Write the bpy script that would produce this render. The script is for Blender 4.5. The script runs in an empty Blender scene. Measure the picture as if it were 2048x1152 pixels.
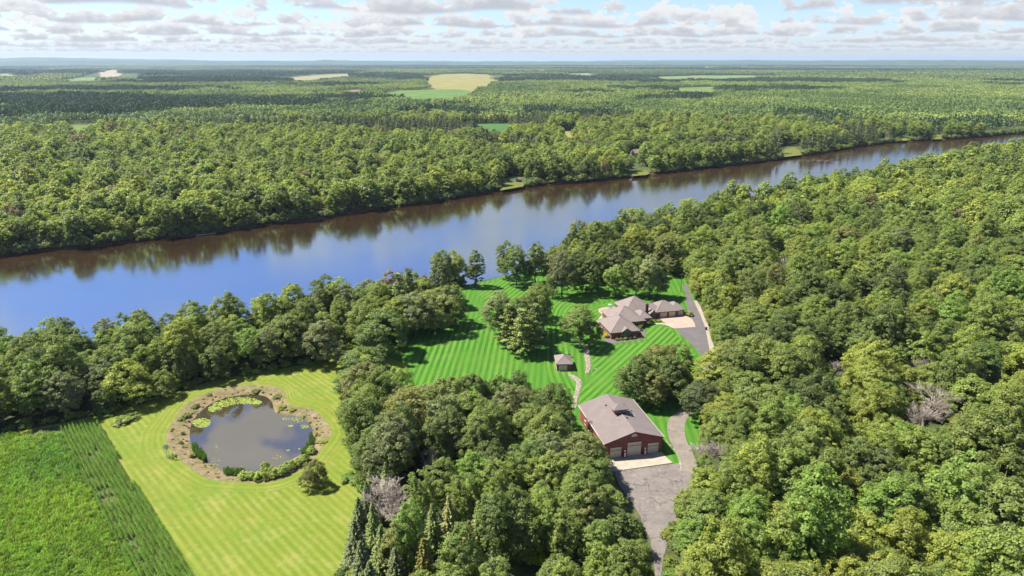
import bpy, bmesh, math, random
import numpy as np
from mathutils import Vector, Matrix
from mathutils.geometry import tessellate_polygon

SC = bpy.context.scene
COL = SC.collection
R = math.radians

# ------------------------------------------------------------------ camera
CAM_H = 105.0
FPX = 1365.0                       # focal length in pixels of a 2048 wide frame (24 mm on 36 mm)
PITCH = math.atan(455.0 / FPX)
cam_d = bpy.data.cameras.new('camera')
cam_d.sensor_width = 36.0
cam_d.lens = 36.0 * FPX / 2048.0
cam_d.clip_start = 1.0
cam_d.clip_end = 200000.0
cam = bpy.data.objects.new('camera', cam_d)
COL.objects.link(cam)
cam.location = (0, 0, CAM_H)
cam.rotation_euler = (math.pi / 2 - PITCH, 0, 0)
SC.camera = cam

# ------------------------------------------------------------------ light
SUN_EL = R(56)
SUN_DIR = Vector((-0.965, 0.26, 0)).normalized()          # horizontally towards the sun
to_sun = Vector((SUN_DIR.x * math.cos(SUN_EL), SUN_DIR.y * math.cos(SUN_EL), math.sin(SUN_EL)))
sun_d = bpy.data.lights.new('sun', 'SUN')
sun_d.energy = 4.8
sun_d.angle = R(0.53)
sun_d.color = (1.0, 0.955, 0.87)
sun = bpy.data.objects.new('sun', sun_d)
COL.objects.link(sun)
sun.rotation_euler = (-to_sun).to_track_quat('-Z', 'Y').to_euler()
sun.location = (-200, 50, 400)

SC.view_settings.view_transform = 'Standard'
SC.view_settings.look = 'None'
SC.view_settings.gamma = 1.0
SC.view_settings.exposure = 1.5
SC.view_settings.use_curve_mapping = False
SC.render.engine = 'CYCLES'
cy = SC.cycles
cy.max_bounces = 5
cy.diffuse_bounces = 3
cy.glossy_bounces = 2
cy.transmission_bounces = 2
cy.transparent_max_bounces = 4
cy.volume_bounces = 0
cy.caustics_reflective = False
cy.caustics_refractive = False
cy.use_denoising = True
cy.sample_clamp_indirect = 4.0


class NT:
    """small helper to write node trees"""
    def __init__(self, tree):
        self.t = tree
        self.t.nodes.clear()

    def n(self, typ, **kw):
        nd = self.t.nodes.new(typ)
        for k, v in kw.items():
            setattr(nd, k, v)
        return nd

    def l(self, a, b):
        self.t.links.new(a, b)

    def setin(self, sock, v):
        if isinstance(v, bpy.types.NodeSocket):
            self.l(v, sock)
        elif v is not None:
            if isinstance(v, (tuple, list)) and sock.type == 'RGBA' and len(v) == 3:
                v = (*v, 1)
            sock.default_value = v

    def math(self, op, a, b=None, c=None, clamp=False):
        nd = self.n('ShaderNodeMath', operation=op, use_clamp=clamp)
        self.setin(nd.inputs[0], a)
        if b is not None:
            self.setin(nd.inputs[1], b)
        if c is not None:
            self.setin(nd.inputs[2], c)
        return nd.outputs[0]

    def vmath(self, op, a, b=None):
        nd = self.n('ShaderNodeVectorMath', operation=op)
        self.setin(nd.inputs[0], a)
        if b is not None:
            if op == 'SCALE':
                self.setin(nd.inputs['Scale'], b)
            else:
                self.setin(nd.inputs[1], b)
        return nd.outputs[0]

    def maprange(self, v, a, b, c, d, smooth=True):
        nd = self.n('ShaderNodeMapRange')
        nd.interpolation_type = 'SMOOTHSTEP' if smooth else 'LINEAR'
        for i, x in enumerate((v, a, b, c, d)):
            self.setin(nd.inputs[i], x)
        return nd.outputs[0]

    def noise(self, vec, scale, detail=4, rough=0.55, dist=0.0, dims='3D'):
        nd = self.n('ShaderNodeTexNoise', noise_dimensions=dims)
        if vec is not None:
            self.l(vec, nd.inputs['Vector'])
        nd.inputs['Scale'].default_value = scale
        nd.inputs['Detail'].default_value = detail
        nd.inputs['Roughness'].default_value = rough
        nd.inputs['Distortion'].default_value = dist
        return nd.outputs[0]

    def mix(self, fac, a, b, blend='MIX'):
        nd = self.n('ShaderNodeMix', data_type='RGBA', blend_type=blend)
        self.setin(nd.inputs[0], fac)
        self.setin(nd.inputs[6], a)
        self.setin(nd.inputs[7], b)
        return nd.outputs[2]

    def coords(self, which='Object'):
        return self.n('ShaderNodeTexCoord').outputs[which]

    def bump(self, h, dist=0.1, strength=1.0):
        nd = self.n('ShaderNodeBump')
        nd.inputs['Strength'].default_value = strength
        nd.inputs['Distance'].default_value = dist
        self.l(h, nd.inputs['Height'])
        return nd.outputs[0]


# ------------------------------------------------------------------ sky
world = bpy.data.worlds.new('World')
SC.world = world
world.use_nodes = True
world.cycles.sampling_method = 'MANUAL'
world.cycles.sample_map_resolution = 256


CLOUD_Z0 = 0.011
CLOUD_H = 0.72
CLOUD_T = 0.40
CLOUD_OPEN = 0.13
CLOUD_SEED = 3.0
SKY_TINT = (0.48, 0.54, 0.71)


def build_sky():
    k = NT(world.node_tree)
    out = k.n('ShaderNodeOutputWorld')
    bg = k.n('ShaderNodeBackground')
    bg.inputs['Strength'].default_value = 0.10
    sky = k.n('ShaderNodeTexSky', sky_type='NISHITA')
    sky.sun_disc = False
    sky.sun_elevation = SUN_EL
    sky.sun_rotation = math.atan2(SUN_DIR.x, SUN_DIR.y)
    sky.altitude = 300
    sky.air_density = 1.0
    sky.dust_density = 0.6
    sky.ozone_density = 1.5
    d = k.vmath('NORMALIZE', k.coords('Generated'))
    sep = k.n('ShaderNodeSeparateXYZ')
    k.l(d, sep.inputs[0])
    z = k.math('MAXIMUM', sep.outputs[2], 0.002)
    ang = k.math('ARCTAN2', sep.outputs[0], sep.outputs[1])
    acc = k.mix(1.0, sky.outputs[0], SKY_TINT, 'MULTIPLY')
    zk = CLOUD_Z0
    i = 0
    while zk < 0.95:                              # rows of cumulus, the farthest first
        u = k.math('DIVIDE', ang, zk)
        w = k.math('DIVIDE', z, zk)
        wob = k.math('MULTIPLY', k.math('SINE', k.math('ADD', k.math('MULTIPLY', u, 1.7), i * 2.3)), 0.05)
        t = k.math('DIVIDE', k.math('SUBTRACT', k.math('ADD', w, wob), 1.0), CLOUD_H)
        cmb = k.n('ShaderNodeCombineXYZ')
        k.l(u, cmb.inputs[0])
        k.l(k.math('ADD', k.math('MULTIPLY', w, 1.9), CLOUD_SEED + 13.7 * i), cmb.inputs[1])
        v = k.noise(cmb.outputs[0], 1.0, 3 if zk < 0.03 else 4.5, 0.60, 0.0, '2D')
        T = CLOUD_T + CLOUD_OPEN * min(1.0, zk / 0.3)
        big = k.math('ADD', k.math('SINE', k.math('ADD', k.math('MULTIPLY', u, 0.37), i * 1.9)), k.math('SINE', k.math('ADD', k.math('MULTIPLY', u, 0.83), i * 4.1)))
        v = k.math('ADD', v, k.math('MULTIPLY', big, 0.035))          # clusters and gaps along the row
        v = k.math('SUBTRACT', v, k.math('MULTIPLY', k.math('MULTIPLY', t, t), 0.15 + 0.08 * (i % 3)))
        m = k.math('MULTIPLY', k.maprange(v, T, T + 0.05, 0, 1), k.maprange(t, -0.10, 0.04, 0, 1))
        lit = k.maprange(k.math('SUBTRACT', k.math('MULTIPLY', t, 0.9), k.math('MULTIPLY', k.math('SUBTRACT', v, T), 1.6)), -0.30, 0.36, 0, 1)
        cc = k.mix(lit, (2.00, 2.06, 2.22), (3.22, 3.22, 3.20))
        acc = k.mix(k.math('MULTIPLY', m, 0.94), acc, cc)
        zk *= 1.42
        i += 1
    hz = k.maprange(sep.outputs[2], 0.0, 0.038, 0.60, 0.0)
    fin = k.mix(hz, acc, (2.38, 2.66, 2.84))
    k.l(fin, bg.inputs['Color'])
    k.l(bg.outputs[0], out.inputs['Surface'])


build_sky()


# ------------------------------------------------------------------ helpers
def g(px, py, z=0.0):
    """a point of the place, from where the 2048 x 1152 photograph shows it, at height z"""
    u = (px - 1024) / FPX
    v = -(py - 576) / FPX
    dx, dy, dz = u, math.cos(PITCH) + v * math.sin(PITCH), -math.sin(PITCH) + v * math.cos(PITCH)
    t = (z - CAM_H) / dz
    return Vector((dx * t, dy * t, z))


def to_px(X, Y, Z):
    dz = Z - CAM_H
    d = Y * math.cos(PITCH) - dz * math.sin(PITCH)
    u = Y * math.sin(PITCH) + dz * math.cos(PITCH)
    return 1024 + FPX * X / d, 576 - FPX * u / d


def gp(pts, z=0.0):
    return [(q.x, q.y) for q in (g(a, b, z) for a, b in pts)]


def inside(poly, x, y):
    r = False
    n = len(poly)
    j = n - 1
    for i in range(n):
        xi, yi = poly[i]
        xj, yj = poly[j]
        if (yi > y) != (yj > y) and x < (xj - xi) * (y - yi) / (yj - yi) + xi:
            r = not r
        j = i
    return r


def inside_np(poly, X, Y):
    r = np.zeros(X.shape, bool)
    n = len(poly)
    j = n - 1
    for i in range(n):
        xi, yi = poly[i]
        xj, yj = poly[j]
        if yi != yj:
            c = ((yi > Y) != (yj > Y)) & (X < (xj - xi) * (Y - yi) / (yj - yi) + xi)
            r ^= c
        j = i
    return r


def dist_np(poly, X, Y, closed=True):
    """distance to a polyline"""
    best = np.full(X.shape, 1e12)
    n = len(poly)
    for i in range(n if closed else n - 1):
        ax, ay = poly[i]
        bx, by = poly[(i + 1) % n]
        dx, dy = bx - ax, by - ay
        L = dx * dx + dy * dy + 1e-9
        t = np.clip(((X - ax) * dx + (Y - ay) * dy) / L, 0, 1)
        best = np.minimum(best, (X - ax - t * dx) ** 2 + (Y - ay - t * dy) ** 2)
    return np.sqrt(best)


def smooth_closed(pts, it=2):
    for _ in range(it):
        o = []
        n = len(pts)
        for i in range(n):
            a, b = pts[i], pts[(i + 1) % n]
            o.append((a[0] * .75 + b[0] * .25, a[1] * .75 + b[1] * .25))
            o.append((a[0] * .25 + b[0] * .75, a[1] * .25 + b[1] * .75))
        pts = o
    return pts


def smooth_open(pts, it=2):
    for _ in range(it):
        o = [pts[0]]
        for i in range(len(pts) - 1):
            a, b = pts[i], pts[i + 1]
            o.append((a[0] * .75 + b[0] * .25, a[1] * .75 + b[1] * .25))
            o.append((a[0] * .25 + b[0] * .75, a[1] * .25 + b[1] * .75))
        o.append(pts[-1])
        pts = o
    return pts


def rough(pts, amp, seed=1, step=2.0):
    """resample a closed outline and make it a little uneven"""
    rr = random.Random(seed)
    o = []
    n = len(pts)
    for i in range(n):
        a, b = pts[i], pts[(i + 1) % n]
        L = math.hypot(b[0] - a[0], b[1] - a[1])
        m = max(1, min(60, int(L / step)))
        for j in range(m):
            t = j / m
            o.append((a[0] + (b[0] - a[0]) * t + rr.uniform(-amp, amp), a[1] + (b[1] - a[1]) * t + rr.uniform(-amp, amp)))
    return o


def link(name, me, mat=None, parent=None):
    o = bpy.data.objects.new(name, me)
    COL.objects.link(o)
    if mat is not None:
        me.materials.clear()
        me.materials.append(mat)
    if parent is not None:
        o.parent = parent
    return o


def tag(o, label=None, cat=None, group=None, kind=None):
    if label:
        o['label'] = label
    if cat:
        o['category'] = cat
    if group:
        o['group'] = group
    if kind:
        o['kind'] = kind
    return o


def thing(name, label, cat, loc=(0, 0, 0), rz=0.0, group=None):
    o = bpy.data.objects.new(name, None)
    COL.objects.link(o)
    o.empty_display_size = 0.5
    o.location = loc
    o.rotation_euler = (0, 0, rz)
    return tag(o, label, cat, group)


class MB:
    """collects simple shapes into one mesh"""
    def __init__(self):
        self.v, self.f = [], []

    def add(self, vs, fs):
        b = len(self.v)
        self.v += [tuple(q) for q in vs]
        self.f += [tuple(b + i for i in q) for q in fs]
        return self

    def box(self, x0, x1, y0, y1, z0, z1, M=None):
        vs = [(x0, y0, z0), (x1, y0, z0), (x1, y1, z0), (x0, y1, z0), (x0, y0, z1), (x1, y0, z1), (x1, y1, z1), (x0, y1, z1)]
        if M is not None:
            vs = [M @ Vector(q) for q in vs]
        return self.add(vs, [(0, 3, 2, 1), (4, 5, 6, 7), (0, 1, 5, 4), (1, 2, 6, 5), (2, 3, 7, 6), (3, 0, 4, 7)])

    def tube(self, p0, p1, r0, r1, n=6, caps=True):
        p0, p1 = Vector(p0), Vector(p1)
        d = (p1 - p0)
        if d.length < 1e-6:
            return self
        q = d.to_track_quat('Z', 'Y')
        vs = []
        for p, r in ((p0, r0), (p1, r1)):
            for i in range(n):
                a = 2 * math.pi * i / n
                vs.append(p + q @ Vector((math.cos(a) * r, math.sin(a) * r, 0)))
        fs = [(i, (i + 1) % n, n + (i + 1) % n, n + i) for i in range(n)]
        if caps:
            fs += [tuple(range(n - 1, -1, -1)), tuple(range(n, 2 * n))]
        return self.add(vs, fs)

    def lathe(self, prof, n=12, at=(0, 0, 0)):
        vs, fs = [], []
        for r, z in prof:
            for i in range(n):
                a = 2 * math.pi * i / n
                vs.append((at[0] + r * math.cos(a), at[1] + r * math.sin(a), at[2] + z))
        for j in range(len(prof) - 1):
            for i in range(n):
                fs.append((j * n + i, j * n + (i + 1) % n, (j + 1) * n + (i + 1) % n, (j + 1) * n + i))
        fs.append(tuple(range(n - 1, -1, -1)))
        fs.append(tuple(range((len(prof) - 1) * n, len(prof) * n)))
        return self.add(vs, fs)

    def prism(self, poly, z0, z1):
        n = len(poly)
        vs = [(x, y, z0) for x, y in poly] + [(x, y, z1) for x, y in poly]
        fs = [(i, (i + 1) % n, n + (i + 1) % n, n + i) for i in range(n)]
        tri = tessellate_polygon([[Vector((x, y, 0)) for x, y in poly]])
        fs += [tuple(n + i for i in t) for t in tri] + [tuple(t) for t in tri]
        return self.add(vs, fs)

    def mesh(self, name):
        me = bpy.data.meshes.new(name)
        me.from_pydata(self.v, [], self.f)
        bm = bmesh.new()
        bm.from_mesh(me)
        bmesh.ops.recalc_face_normals(bm, faces=bm.faces)
        bm.to_mesh(me)
        bm.free()
        return me

    def build(self, name, mat, parent=None, label=None):
        o = link(name, self.mesh(name), mat, parent)
        if label:
            o['label'] = label
        return o


def sheet(name, poly, z, mat, uvdir=None, holes=()):
    """flat ground sheet from an outline, UV in metres along/across uvdir"""
    loops = [[Vector((x, y, 0)) for x, y in poly]] + [[Vector((x, y, 0)) for x, y in h] for h in holes]
    tri = tessellate_polygon(loops)
    pts = [(v.x, v.y, z) for lp in loops for v in lp]
    fs = []
    for t in tri:
        a, b, c = (pts[i] for i in t)
        s = (b[0] - a[0]) * (c[1] - a[1]) - (b[1] - a[1]) * (c[0] - a[0])
        if abs(s) < 1e-6:
            continue
        fs.append(t if s > 0 else t[::-1])
    me = bpy.data.meshes.new(name)
    me.from_pydata(pts, [], fs)
    if uvdir is not None:
        uv = me.uv_layers.new(name='UVMap')
        c, s = math.cos(uvdir), math.sin(uvdir)
        for lp in me.loops:
            x, y, _ = pts[lp.vertex_index]
            uv.data[lp.index].uv = (-x * s + y * c, x * c + y * s)     # u across, v along
    o = link(name, me, mat)
    o['kind'] = 'structure'
    return o


def ribbon(name, left, right, z, mat, nu=1):
    """strip between two polylines of equal length, UV.x = metres across, UV.y = metres along"""
    vs, fs, uvs = [], [], []
    along = 0
    pm = None
    for (a, b) in zip(left, right):
        m = ((a[0] + b[0]) / 2, (a[1] + b[1]) / 2)
        if pm:
            along += math.hypot(m[0] - pm[0], m[1] - pm[1])
        pm = m
        w = math.hypot(a[0] - b[0], a[1] - b[1])
        for i in range(nu + 1):
            t = i / nu
            vs.append((a[0] * (1 - t) + b[0] * t, a[1] * (1 - t) + b[1] * t, z))
            uvs.append((w * t, along))
    k = nu + 1
    for i in range(len(left) - 1):
        for j in range(nu):
            fs.append((i * k + j, i * k + j + 1, (i + 1) * k + j + 1, (i + 1) * k + j))
    me = bpy.data.meshes.new(name)
    me.from_pydata(vs, [], fs)
    uv = me.uv_layers.new(name='UVMap')
    for lp in me.loops:
        uv.data[lp.index].uv = uvs[lp.vertex_index]
    bm = bmesh.new()
    bm.from_mesh(me)
    bm.normal_update()
    if bm.faces and sum(f.normal.z for f in bm.faces) < 0:
        bmesh.ops.reverse_faces(bm, faces=bm.faces)
    bm.to_mesh(me)
    bm.free()
    o = link(name, me, mat)
    o['kind'] = 'structure'
    return o


# ------------------------------------------------------------------ materials
MATS = {}


def new_mat(name):
    m = bpy.data.materials.new(name)
    m.use_nodes = True
    k = NT(m.node_tree)
    out = k.n('ShaderNodeOutputMaterial')
    MATS[name] = m
    return m, k, out


def principled(k, out, col, rough=0.8, spec=0.3, metal=0.0, normal=None):
    p = k.n('ShaderNodeBsdfPrincipled')
    k.setin(p.inputs['Base Color'], col)
    k.setin(p.inputs['Roughness'], rough)
    p.inputs['Specular IOR Level'].default_value = spec
    p.inputs['Metallic'].default_value = metal
    if normal is not None:
        k.l(normal, p.inputs['Normal'])
    k.l(p.outputs[0], out.inputs['Surface'])
    return p


def plain(name, a, b=None, scale=3.0, rough=0.8, spec=0.3, bump=0.0, metal=0.0, detail=5):
    """two tones broken up by noise"""
    m, k, out = new_mat(name)
    co = k.coords('Object')
    n = k.noise(co, scale, detail, 0.6)
    b = b or tuple(c * 0.75 for c in a)
    f = k.maprange(n, 0.35, 0.65, 0, 1)
    nrm = k.bump(n, bump) if bump else None
    principled(k, out, k.mix(f, a, b), rough, spec, metal, nrm)
    return m


def leaf_mat(name, transl=0.5, spec=0.25, attr='tint', fallback=None):
    """foliage: colour of the single plant (tint) varied leaf clump by leaf clump (vary)"""
    m, k, out = new_mat(name)
    if fallback is None:
        a = k.n('ShaderNodeAttribute', attribute_type='INSTANCER', attribute_name='tint')
        c = a.outputs['Color']
    else:
        c = None
    v = k.n('ShaderNodeAttribute', attribute_type='GEOMETRY', attribute_name='vary')
    vf = v.outputs['Fac']
    base = c if c is not None else fallback
    lo = k.mix(1.0, base, (0.78, 0.84, 0.82), 'MULTIPLY')
    hi = k.mix(1.0, base, (1.70, 1.64, 1.38), 'MULTIPLY')
    colr = k.mix(vf, lo, hi)
    p = k.n('ShaderNodeBsdfPrincipled')
    k.l(colr, p.inputs['Base Color'])
    p.inputs['Roughness'].default_value = 0.5
    p.inputs['Specular IOR Level'].default_value = spec
    t = k.n('ShaderNodeBsdfTranslucent')
    k.l(k.mix(1.0, colr, (1.25, 1.3, 0.6), 'MULTIPLY'), t.inputs['Color'])
    mx = k.n('ShaderNodeMixShader')
    mx.inputs[0].default_value = transl
    k.l(p.outputs[0], mx.inputs[1])
    k.l(t.outputs[0], mx.inputs[2])
    k.l(mx.outputs[0], out.inputs['Surface'])
    return m


def stripes_mat(name, light, dark, width, straw, wobble=0.25, strawamt=0.35, contrast=1.0):
    """mown grass: bands lie this way and that way, tired straw patches, fine blade noise"""
    m, k, out = new_mat(name)
    uv = k.n('ShaderNodeUVMap').outputs[0]
    co = k.coords('Object')
    sep = k.n('ShaderNodeSeparateXYZ')
    k.l(uv, sep.inputs[0])
    wob = k.math('MULTIPLY', k.math('SUBTRACT', k.noise(co, 0.09, 3), 0.5), wobble * width * 2)
    fine = k.math('MULTIPLY', k.math('SUBTRACT', k.noise(co, 1.8, 2), 0.5), width * 0.18)
    u = k.math('DIVIDE', k.math('ADD', k.math('ADD', sep.outputs[0], wob), fine), width)
    tri = k.math('PINGPONG', u, 1.0)
    band = k.maprange(tri, 0.40, 0.60, 0, 1)
    # neighbouring passes differ in strength
    idx = k.math('FLOOR', u)
    wn = k.n('ShaderNodeTexWhiteNoise', noise_dimensions='1D')
    k.l(idx, wn.inputs['W'])
    fade = k.maprange(k.noise(co, 0.05, 3), 0.35, 0.62, 0.35 * contrast, contrast)
    bnd = k.math('ADD', k.math('MULTIPLY', k.math('SUBTRACT', band, 0.5), fade), 0.5)
    bnd = k.math('ADD', bnd, k.math('MULTIPLY', k.math('SUBTRACT', wn.outputs[0], 0.5), 0.3), clamp=True)
    c = k.mix(bnd, dark, light)
    # blades and clippings
    blade = k.noise(co, 5.0, 4, 0.75)
    c = k.mix(k.maprange(blade, 0.3, 0.7, 0.0, 0.5), c, k.mix(1.0, c, (0.55, 0.6, 0.55), 'MULTIPLY'))
    patch = k.maprange(k.noise(co, 0.055, 5, 0.7), 0.42, 0.66, 0.0, 0.55)
    c = k.mix(patch, c, k.mix(1.0, c, (0.70, 0.95, 0.72), 'MULTIPLY'))
    st = k.maprange(k.math('ADD', k.noise(co, 0.14, 7, 0.72), k.math('MULTIPLY', k.math('SUBTRACT', tri, 0.5), 0.10)), 0.47, 0.72, 0, strawamt)
    c = k.mix(st, c, straw)
    dry = k.maprange(k.noise(co, 0.6, 6, 0.8), 0.50, 0.72, 0, strawamt * 1.1)
    c = k.mix(dry, c, straw)
    lush = k.maprange(k.noise(co, 0.33, 7, 0.8), 0.48, 0.70, 0, strawamt * 1.2)
    c = k.mix(lush, c, k.mix(1.0, c, (0.62, 0.90, 0.6), 'MULTIPLY'))
    principled(k, out, c, 0.85, 0.15, 0.0, k.bump(blade, 0.06, 0.6))
    return m
# ------------------------------------------------------------------ setting materials
def make_ground_mat():
    m, k, out = new_mat('forest_floor')
    co = k.coords('Object')
    n = k.noise(co, 0.35, 6, 0.7)
    n2 = k.noise(co, 0.012, 4, 0.6)
    c = k.mix(k.maprange(n, 0.35, 0.65, 0, 1), (0.035, 0.045, 0.018), (0.075, 0.085, 0.032))
    c = k.mix(k.maprange(n2, 0.4, 0.65, 0, 0.6), c, (0.045, 0.075, 0.022))
    principled(k, out, c, 0.95, 0.1, 0, k.bump(n, 0.3, 0.7))


make_ground_mat()


def make_water(name, deep, rough_, ior, bscale, bstr, tint=(1, 1, 1)):
    m, k, out = new_mat(name)
    co = k.coords('Object')
    mp = k.n('ShaderNodeMapping')
    mp.inputs['Rotation'].default_value = (0, 0, R(-34))
    mp.inputs['Scale'].default_value = (0.45, 1.0, 1.0)
    k.l(co, mp.inputs[0])
    n1 = k.noise(mp.outputs[0], bscale, 3, 0.6)
    calm = k.maprange(k.noise(mp.outputs[0], 0.012, 3, 0.55), 0.38, 0.62, 0.25, 1.0)
    h = k.math('MULTIPLY', n1, calm)
    b = k.bump(h, bstr, 1.0)
    n2 = k.noise(co, 0.02, 4, 0.6)
    c = k.mix(k.maprange(n2, 0.35, 0.65, 0, 1), deep, tuple(x * 0.7 for x in deep))
    dif = k.n('ShaderNodeBsdfDiffuse')
    k.l(c, dif.inputs['Color'])
    gl = k.n('ShaderNodeBsdfGlossy')
    gl.inputs['Color'].default_value = (*tint, 1)
    gl.inputs['Roughness'].default_value = rough_
    k.l(b, gl.inputs['Normal'])
    fr = k.n('ShaderNodeFresnel')
    fr.inputs['IOR'].default_value = ior
    mx = k.n('ShaderNodeMixShader')
    k.l(fr.outputs[0], mx.inputs[0])
    k.l(dif.outputs[0], mx.inputs[1])
    k.l(gl.outputs[0], mx.inputs[2])
    k.l(mx.outputs[0], out.inputs['Surface'])


make_water('river_water', (0.036, 0.018, 0.006), 0.10, 12.0, 0.55, 0.040, (0.70, 0.88, 1.0))
make_water('pond_water', (0.045, 0.036, 0.022), 0.02, 2.6, 0.9, 0.004)
plain('bank_soil', (0.10, 0.062, 0.035), (0.045, 0.03, 0.018), 0.8, 0.95, 0.1, 0.2)


def asphalt(name, a, b, crack, scale=0.22):
    m, k, out = new_mat(name)
    co = k.coords('Object')
    n = k.noise(co, 0.25, 6, 0.7)
    fine = k.noise(co, 9.0, 3, 0.7)
    c = k.mix(k.maprange(n, 0.36, 0.64, 0, 1), a, b)
    c = k.mix(k.maprange(fine, 0.3, 0.7, 0, 0.35), c, tuple(x * 0.6 for x in a))
    if crack > 0:
        wv = k.vmath('ADD', co, k.vmath('SCALE', k.n('ShaderNodeTexNoise').outputs[1], 0.0))
        ns = k.n('ShaderNodeTexNoise')
        ns.inputs['Scale'].default_value = 0.35
        ns.inputs['Detail'].default_value = 4
        k.l(co, ns.inputs['Vector'])
        wv = k.vmath('ADD', co, k.vmath('SCALE', k.vmath('SUBTRACT', ns.outputs[1], (0.5, 0.5, 0.5)), 5.0))
        for sc_, wd in ((scale, 0.040), (scale * 2.6, 0.045)):
            vo = k.n('ShaderNodeTexVoronoi', feature='DISTANCE_TO_EDGE', voronoi_dimensions='2D')
            vo.inputs['Scale'].default_value = sc_
            k.l(wv, vo.inputs['Vector'])
            line = k.maprange(vo.outputs['Distance'], 0.0, wd, 1.0, 0.0)
            brk = k.maprange(k.noise(co, 0.18, 3), 0.40, 0.60, 0.0, 1.0)
            c = k.mix(k.math('MULTIPLY', k.math('MULTIPLY', line, brk), crack), c, (0.035, 0.030, 0.028))
        # pale patched areas
        pt = k.maprange(k.noise(co, 0.33, 5, 0.75, 1.0), 0.56, 0.66, 0, 0.45)
        c = k.mix(pt, c, tuple(min(1, x * 1.35) for x in b))
    principled(k, out, c, 0.9, 0.2, 0, k.bump(fine, 0.02, 0.5))


asphalt('old_asphalt', (0.1251, 0.109, 0.09846), (0.1655, 0.1436, 0.1275), 0.9)
asphalt('lane_asphalt', (0.1474, 0.1253, 0.1017), (0.1843, 0.1585, 0.1311), 0.35, 0.12)
asphalt('drive_asphalt', (0.09126, 0.08073, 0.07862), (0.1088, 0.09828, 0.09477), 0.0)
plain('concrete', (0.2867, 0.2524, 0.1949), (0.2408, 0.2122, 0.1663), 0.5, 0.85, 0.2, 0.01)
plain('gravel', (0.3033, 0.2612, 0.2106), (0.1432, 0.1221, 0.1011), 1.6, 0.95, 0.1, 0.1, detail=8)
plain('pond_bank', (0.1814, 0.131, 0.07722), (0.09945, 0.0936, 0.0351), 0.35, 0.95, 0.1, 0.15, detail=9)
plain('straw_grass', (0.1193, 0.1193, 0.03159), (0.06318, 0.08775, 0.01755), 0.5, 0.95, 0.1, 0.1, detail=8)
plain('mulch', (0.1404, 0.1193, 0.1053), (0.08424, 0.0702, 0.06318), 2.0, 0.95, 0.1, 0.05)


def pavers():
    m, k, out = new_mat('pink_pavers')
    co = k.coords('Object')
    br = k.n('ShaderNodeTexBrick')
    br.inputs['Scale'].default_value = 1.0
    br.inputs['Brick Width'].default_value = 0.5
    br.inputs['Row Height'].default_value = 0.25
    br.inputs['Mortar Size'].default_value = 0.012
    br.inputs['Color1'].default_value = (0.3276, 0.2262, 0.1716, 1)
    br.inputs['Color2'].default_value = (0.273, 0.1794, 0.1404, 1)
    br.inputs['Mortar'].default_value = (0.1872, 0.1404, 0.1092, 1)
    k.l(co, br.inputs['Vector'])
    n = k.noise(co, 0.4, 4)
    c = k.mix(k.maprange(n, 0.4, 0.6, 0, 0.6), br.outputs[0], (0.30, 0.235, 0.185))
    principled(k, out, c, 0.85, 0.2)


pavers()
stripes_mat('meadow_mown', (0.156, 0.180, 0.020), (0.104, 0.136, 0.013), 0.95, (0.225, 0.200, 0.062), 0.3, 0.5, 0.65)
stripes_mat('meadow_ring', (0.150, 0.175, 0.019), (0.104, 0.136, 0.013), 0.8, (0.21, 0.19, 0.052), 0.45, 0.5, 0.5)
stripes_mat('lawn_mown', (0.08118, 0.1882, 0.01624), (0.02362, 0.09225, 0.005904), 1.15, (0.1283, 0.1418, 0.03375), 0.16, 0.34, 0.9)
stripes_mat('lawn_soft', (0.06642, 0.1661, 0.01476), (0.031, 0.107, 0.00738), 1.2, (0.108, 0.1215, 0.03038), 0.2, 0.25, 0.7)

# ------------------------------------------------------------------ river, banks, ground
WATER_Z = -2.5
far_px = [(0, 512), (60, 503), (130, 496), (200, 490), (260, 481), (330, 475), (400, 466), (470, 457), (560, 446), (620, 440), (700, 426), (780, 414),
          (860, 403), (940, 389), (1000, 380), (1040, 375), (1090, 369), (1180, 362), (1290, 350), (1400, 336), (1480, 328), (1550, 319), (1580, 313),
          (1605, 311), (1680, 299), (1760, 287), (1830, 282), (1900, 278), (1980, 272), (2048, 265)]
far_bank = gp(far_px, WATER_Z)
near_px = [((0, 655), 16), ((120, 645), 16), ((230, 625), 16), ((330, 612), 17), ((480, 600), 17), ((600, 560), 17), ((700, 545), 18), ((780, 538), 18), ((850, 530), 18),
           ((905, 572), 0), ((940, 569), 0), ((970, 562), 0), ((1000, 553), 0), ((1030, 548), 0), ((1060, 545), 0), ((1110, 533), 0),
           ((1140, 455), 18), ((1280, 424), 18), ((1400, 394), 18), ((1500, 374), 18), ((1620, 352), 18), ((1760, 332), 18), ((1850, 312), 18), ((1950, 296), 18), ((2048, 281), 18)]
near_bank = []
for (p, z) in near_px:
    q = g(p[0], p[1], z)
    if z:
        q = q + Vector((-0.35, 0.94, 0)) * 5
    near_bank.append((q.x, q.y))
DIRV = (0.86, 0.51)


def ext(pts, L0=5000, L1=7000):
    a, b = pts[0], pts[-1]
    return [(a[0] - DIRV[0] * L0, a[1] - DIRV[1] * L0), (a[0] - DIRV[0] * 300, a[1] - DIRV[1] * 300)] + pts + \
           [(b[0] + DIRV[0] * 300, b[1] + DIRV[1] * 300), (b[0] + DIRV[0] * L1, b[1] + DIRV[1] * L1)]


def jag(pts, amp, seed):
    rr = random.Random(seed)
    o = []
    for i in range(len(pts) - 1):
        a, b = pts[i], pts[i + 1]
        L = math.hypot(b[0] - a[0], b[1] - a[1])
        m = max(1, min(12, int(L / 9)))
        for j in range(m):
            t = j / m
            s = amp if 0 < i < len(pts) - 2 else 0
            o.append((a[0] + (b[0] - a[0]) * t + rr.uniform(-s, s), a[1] + (b[1] - a[1]) * t + rr.uniform(-s, s)))
    o.append(pts[-1])
    return o


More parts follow.
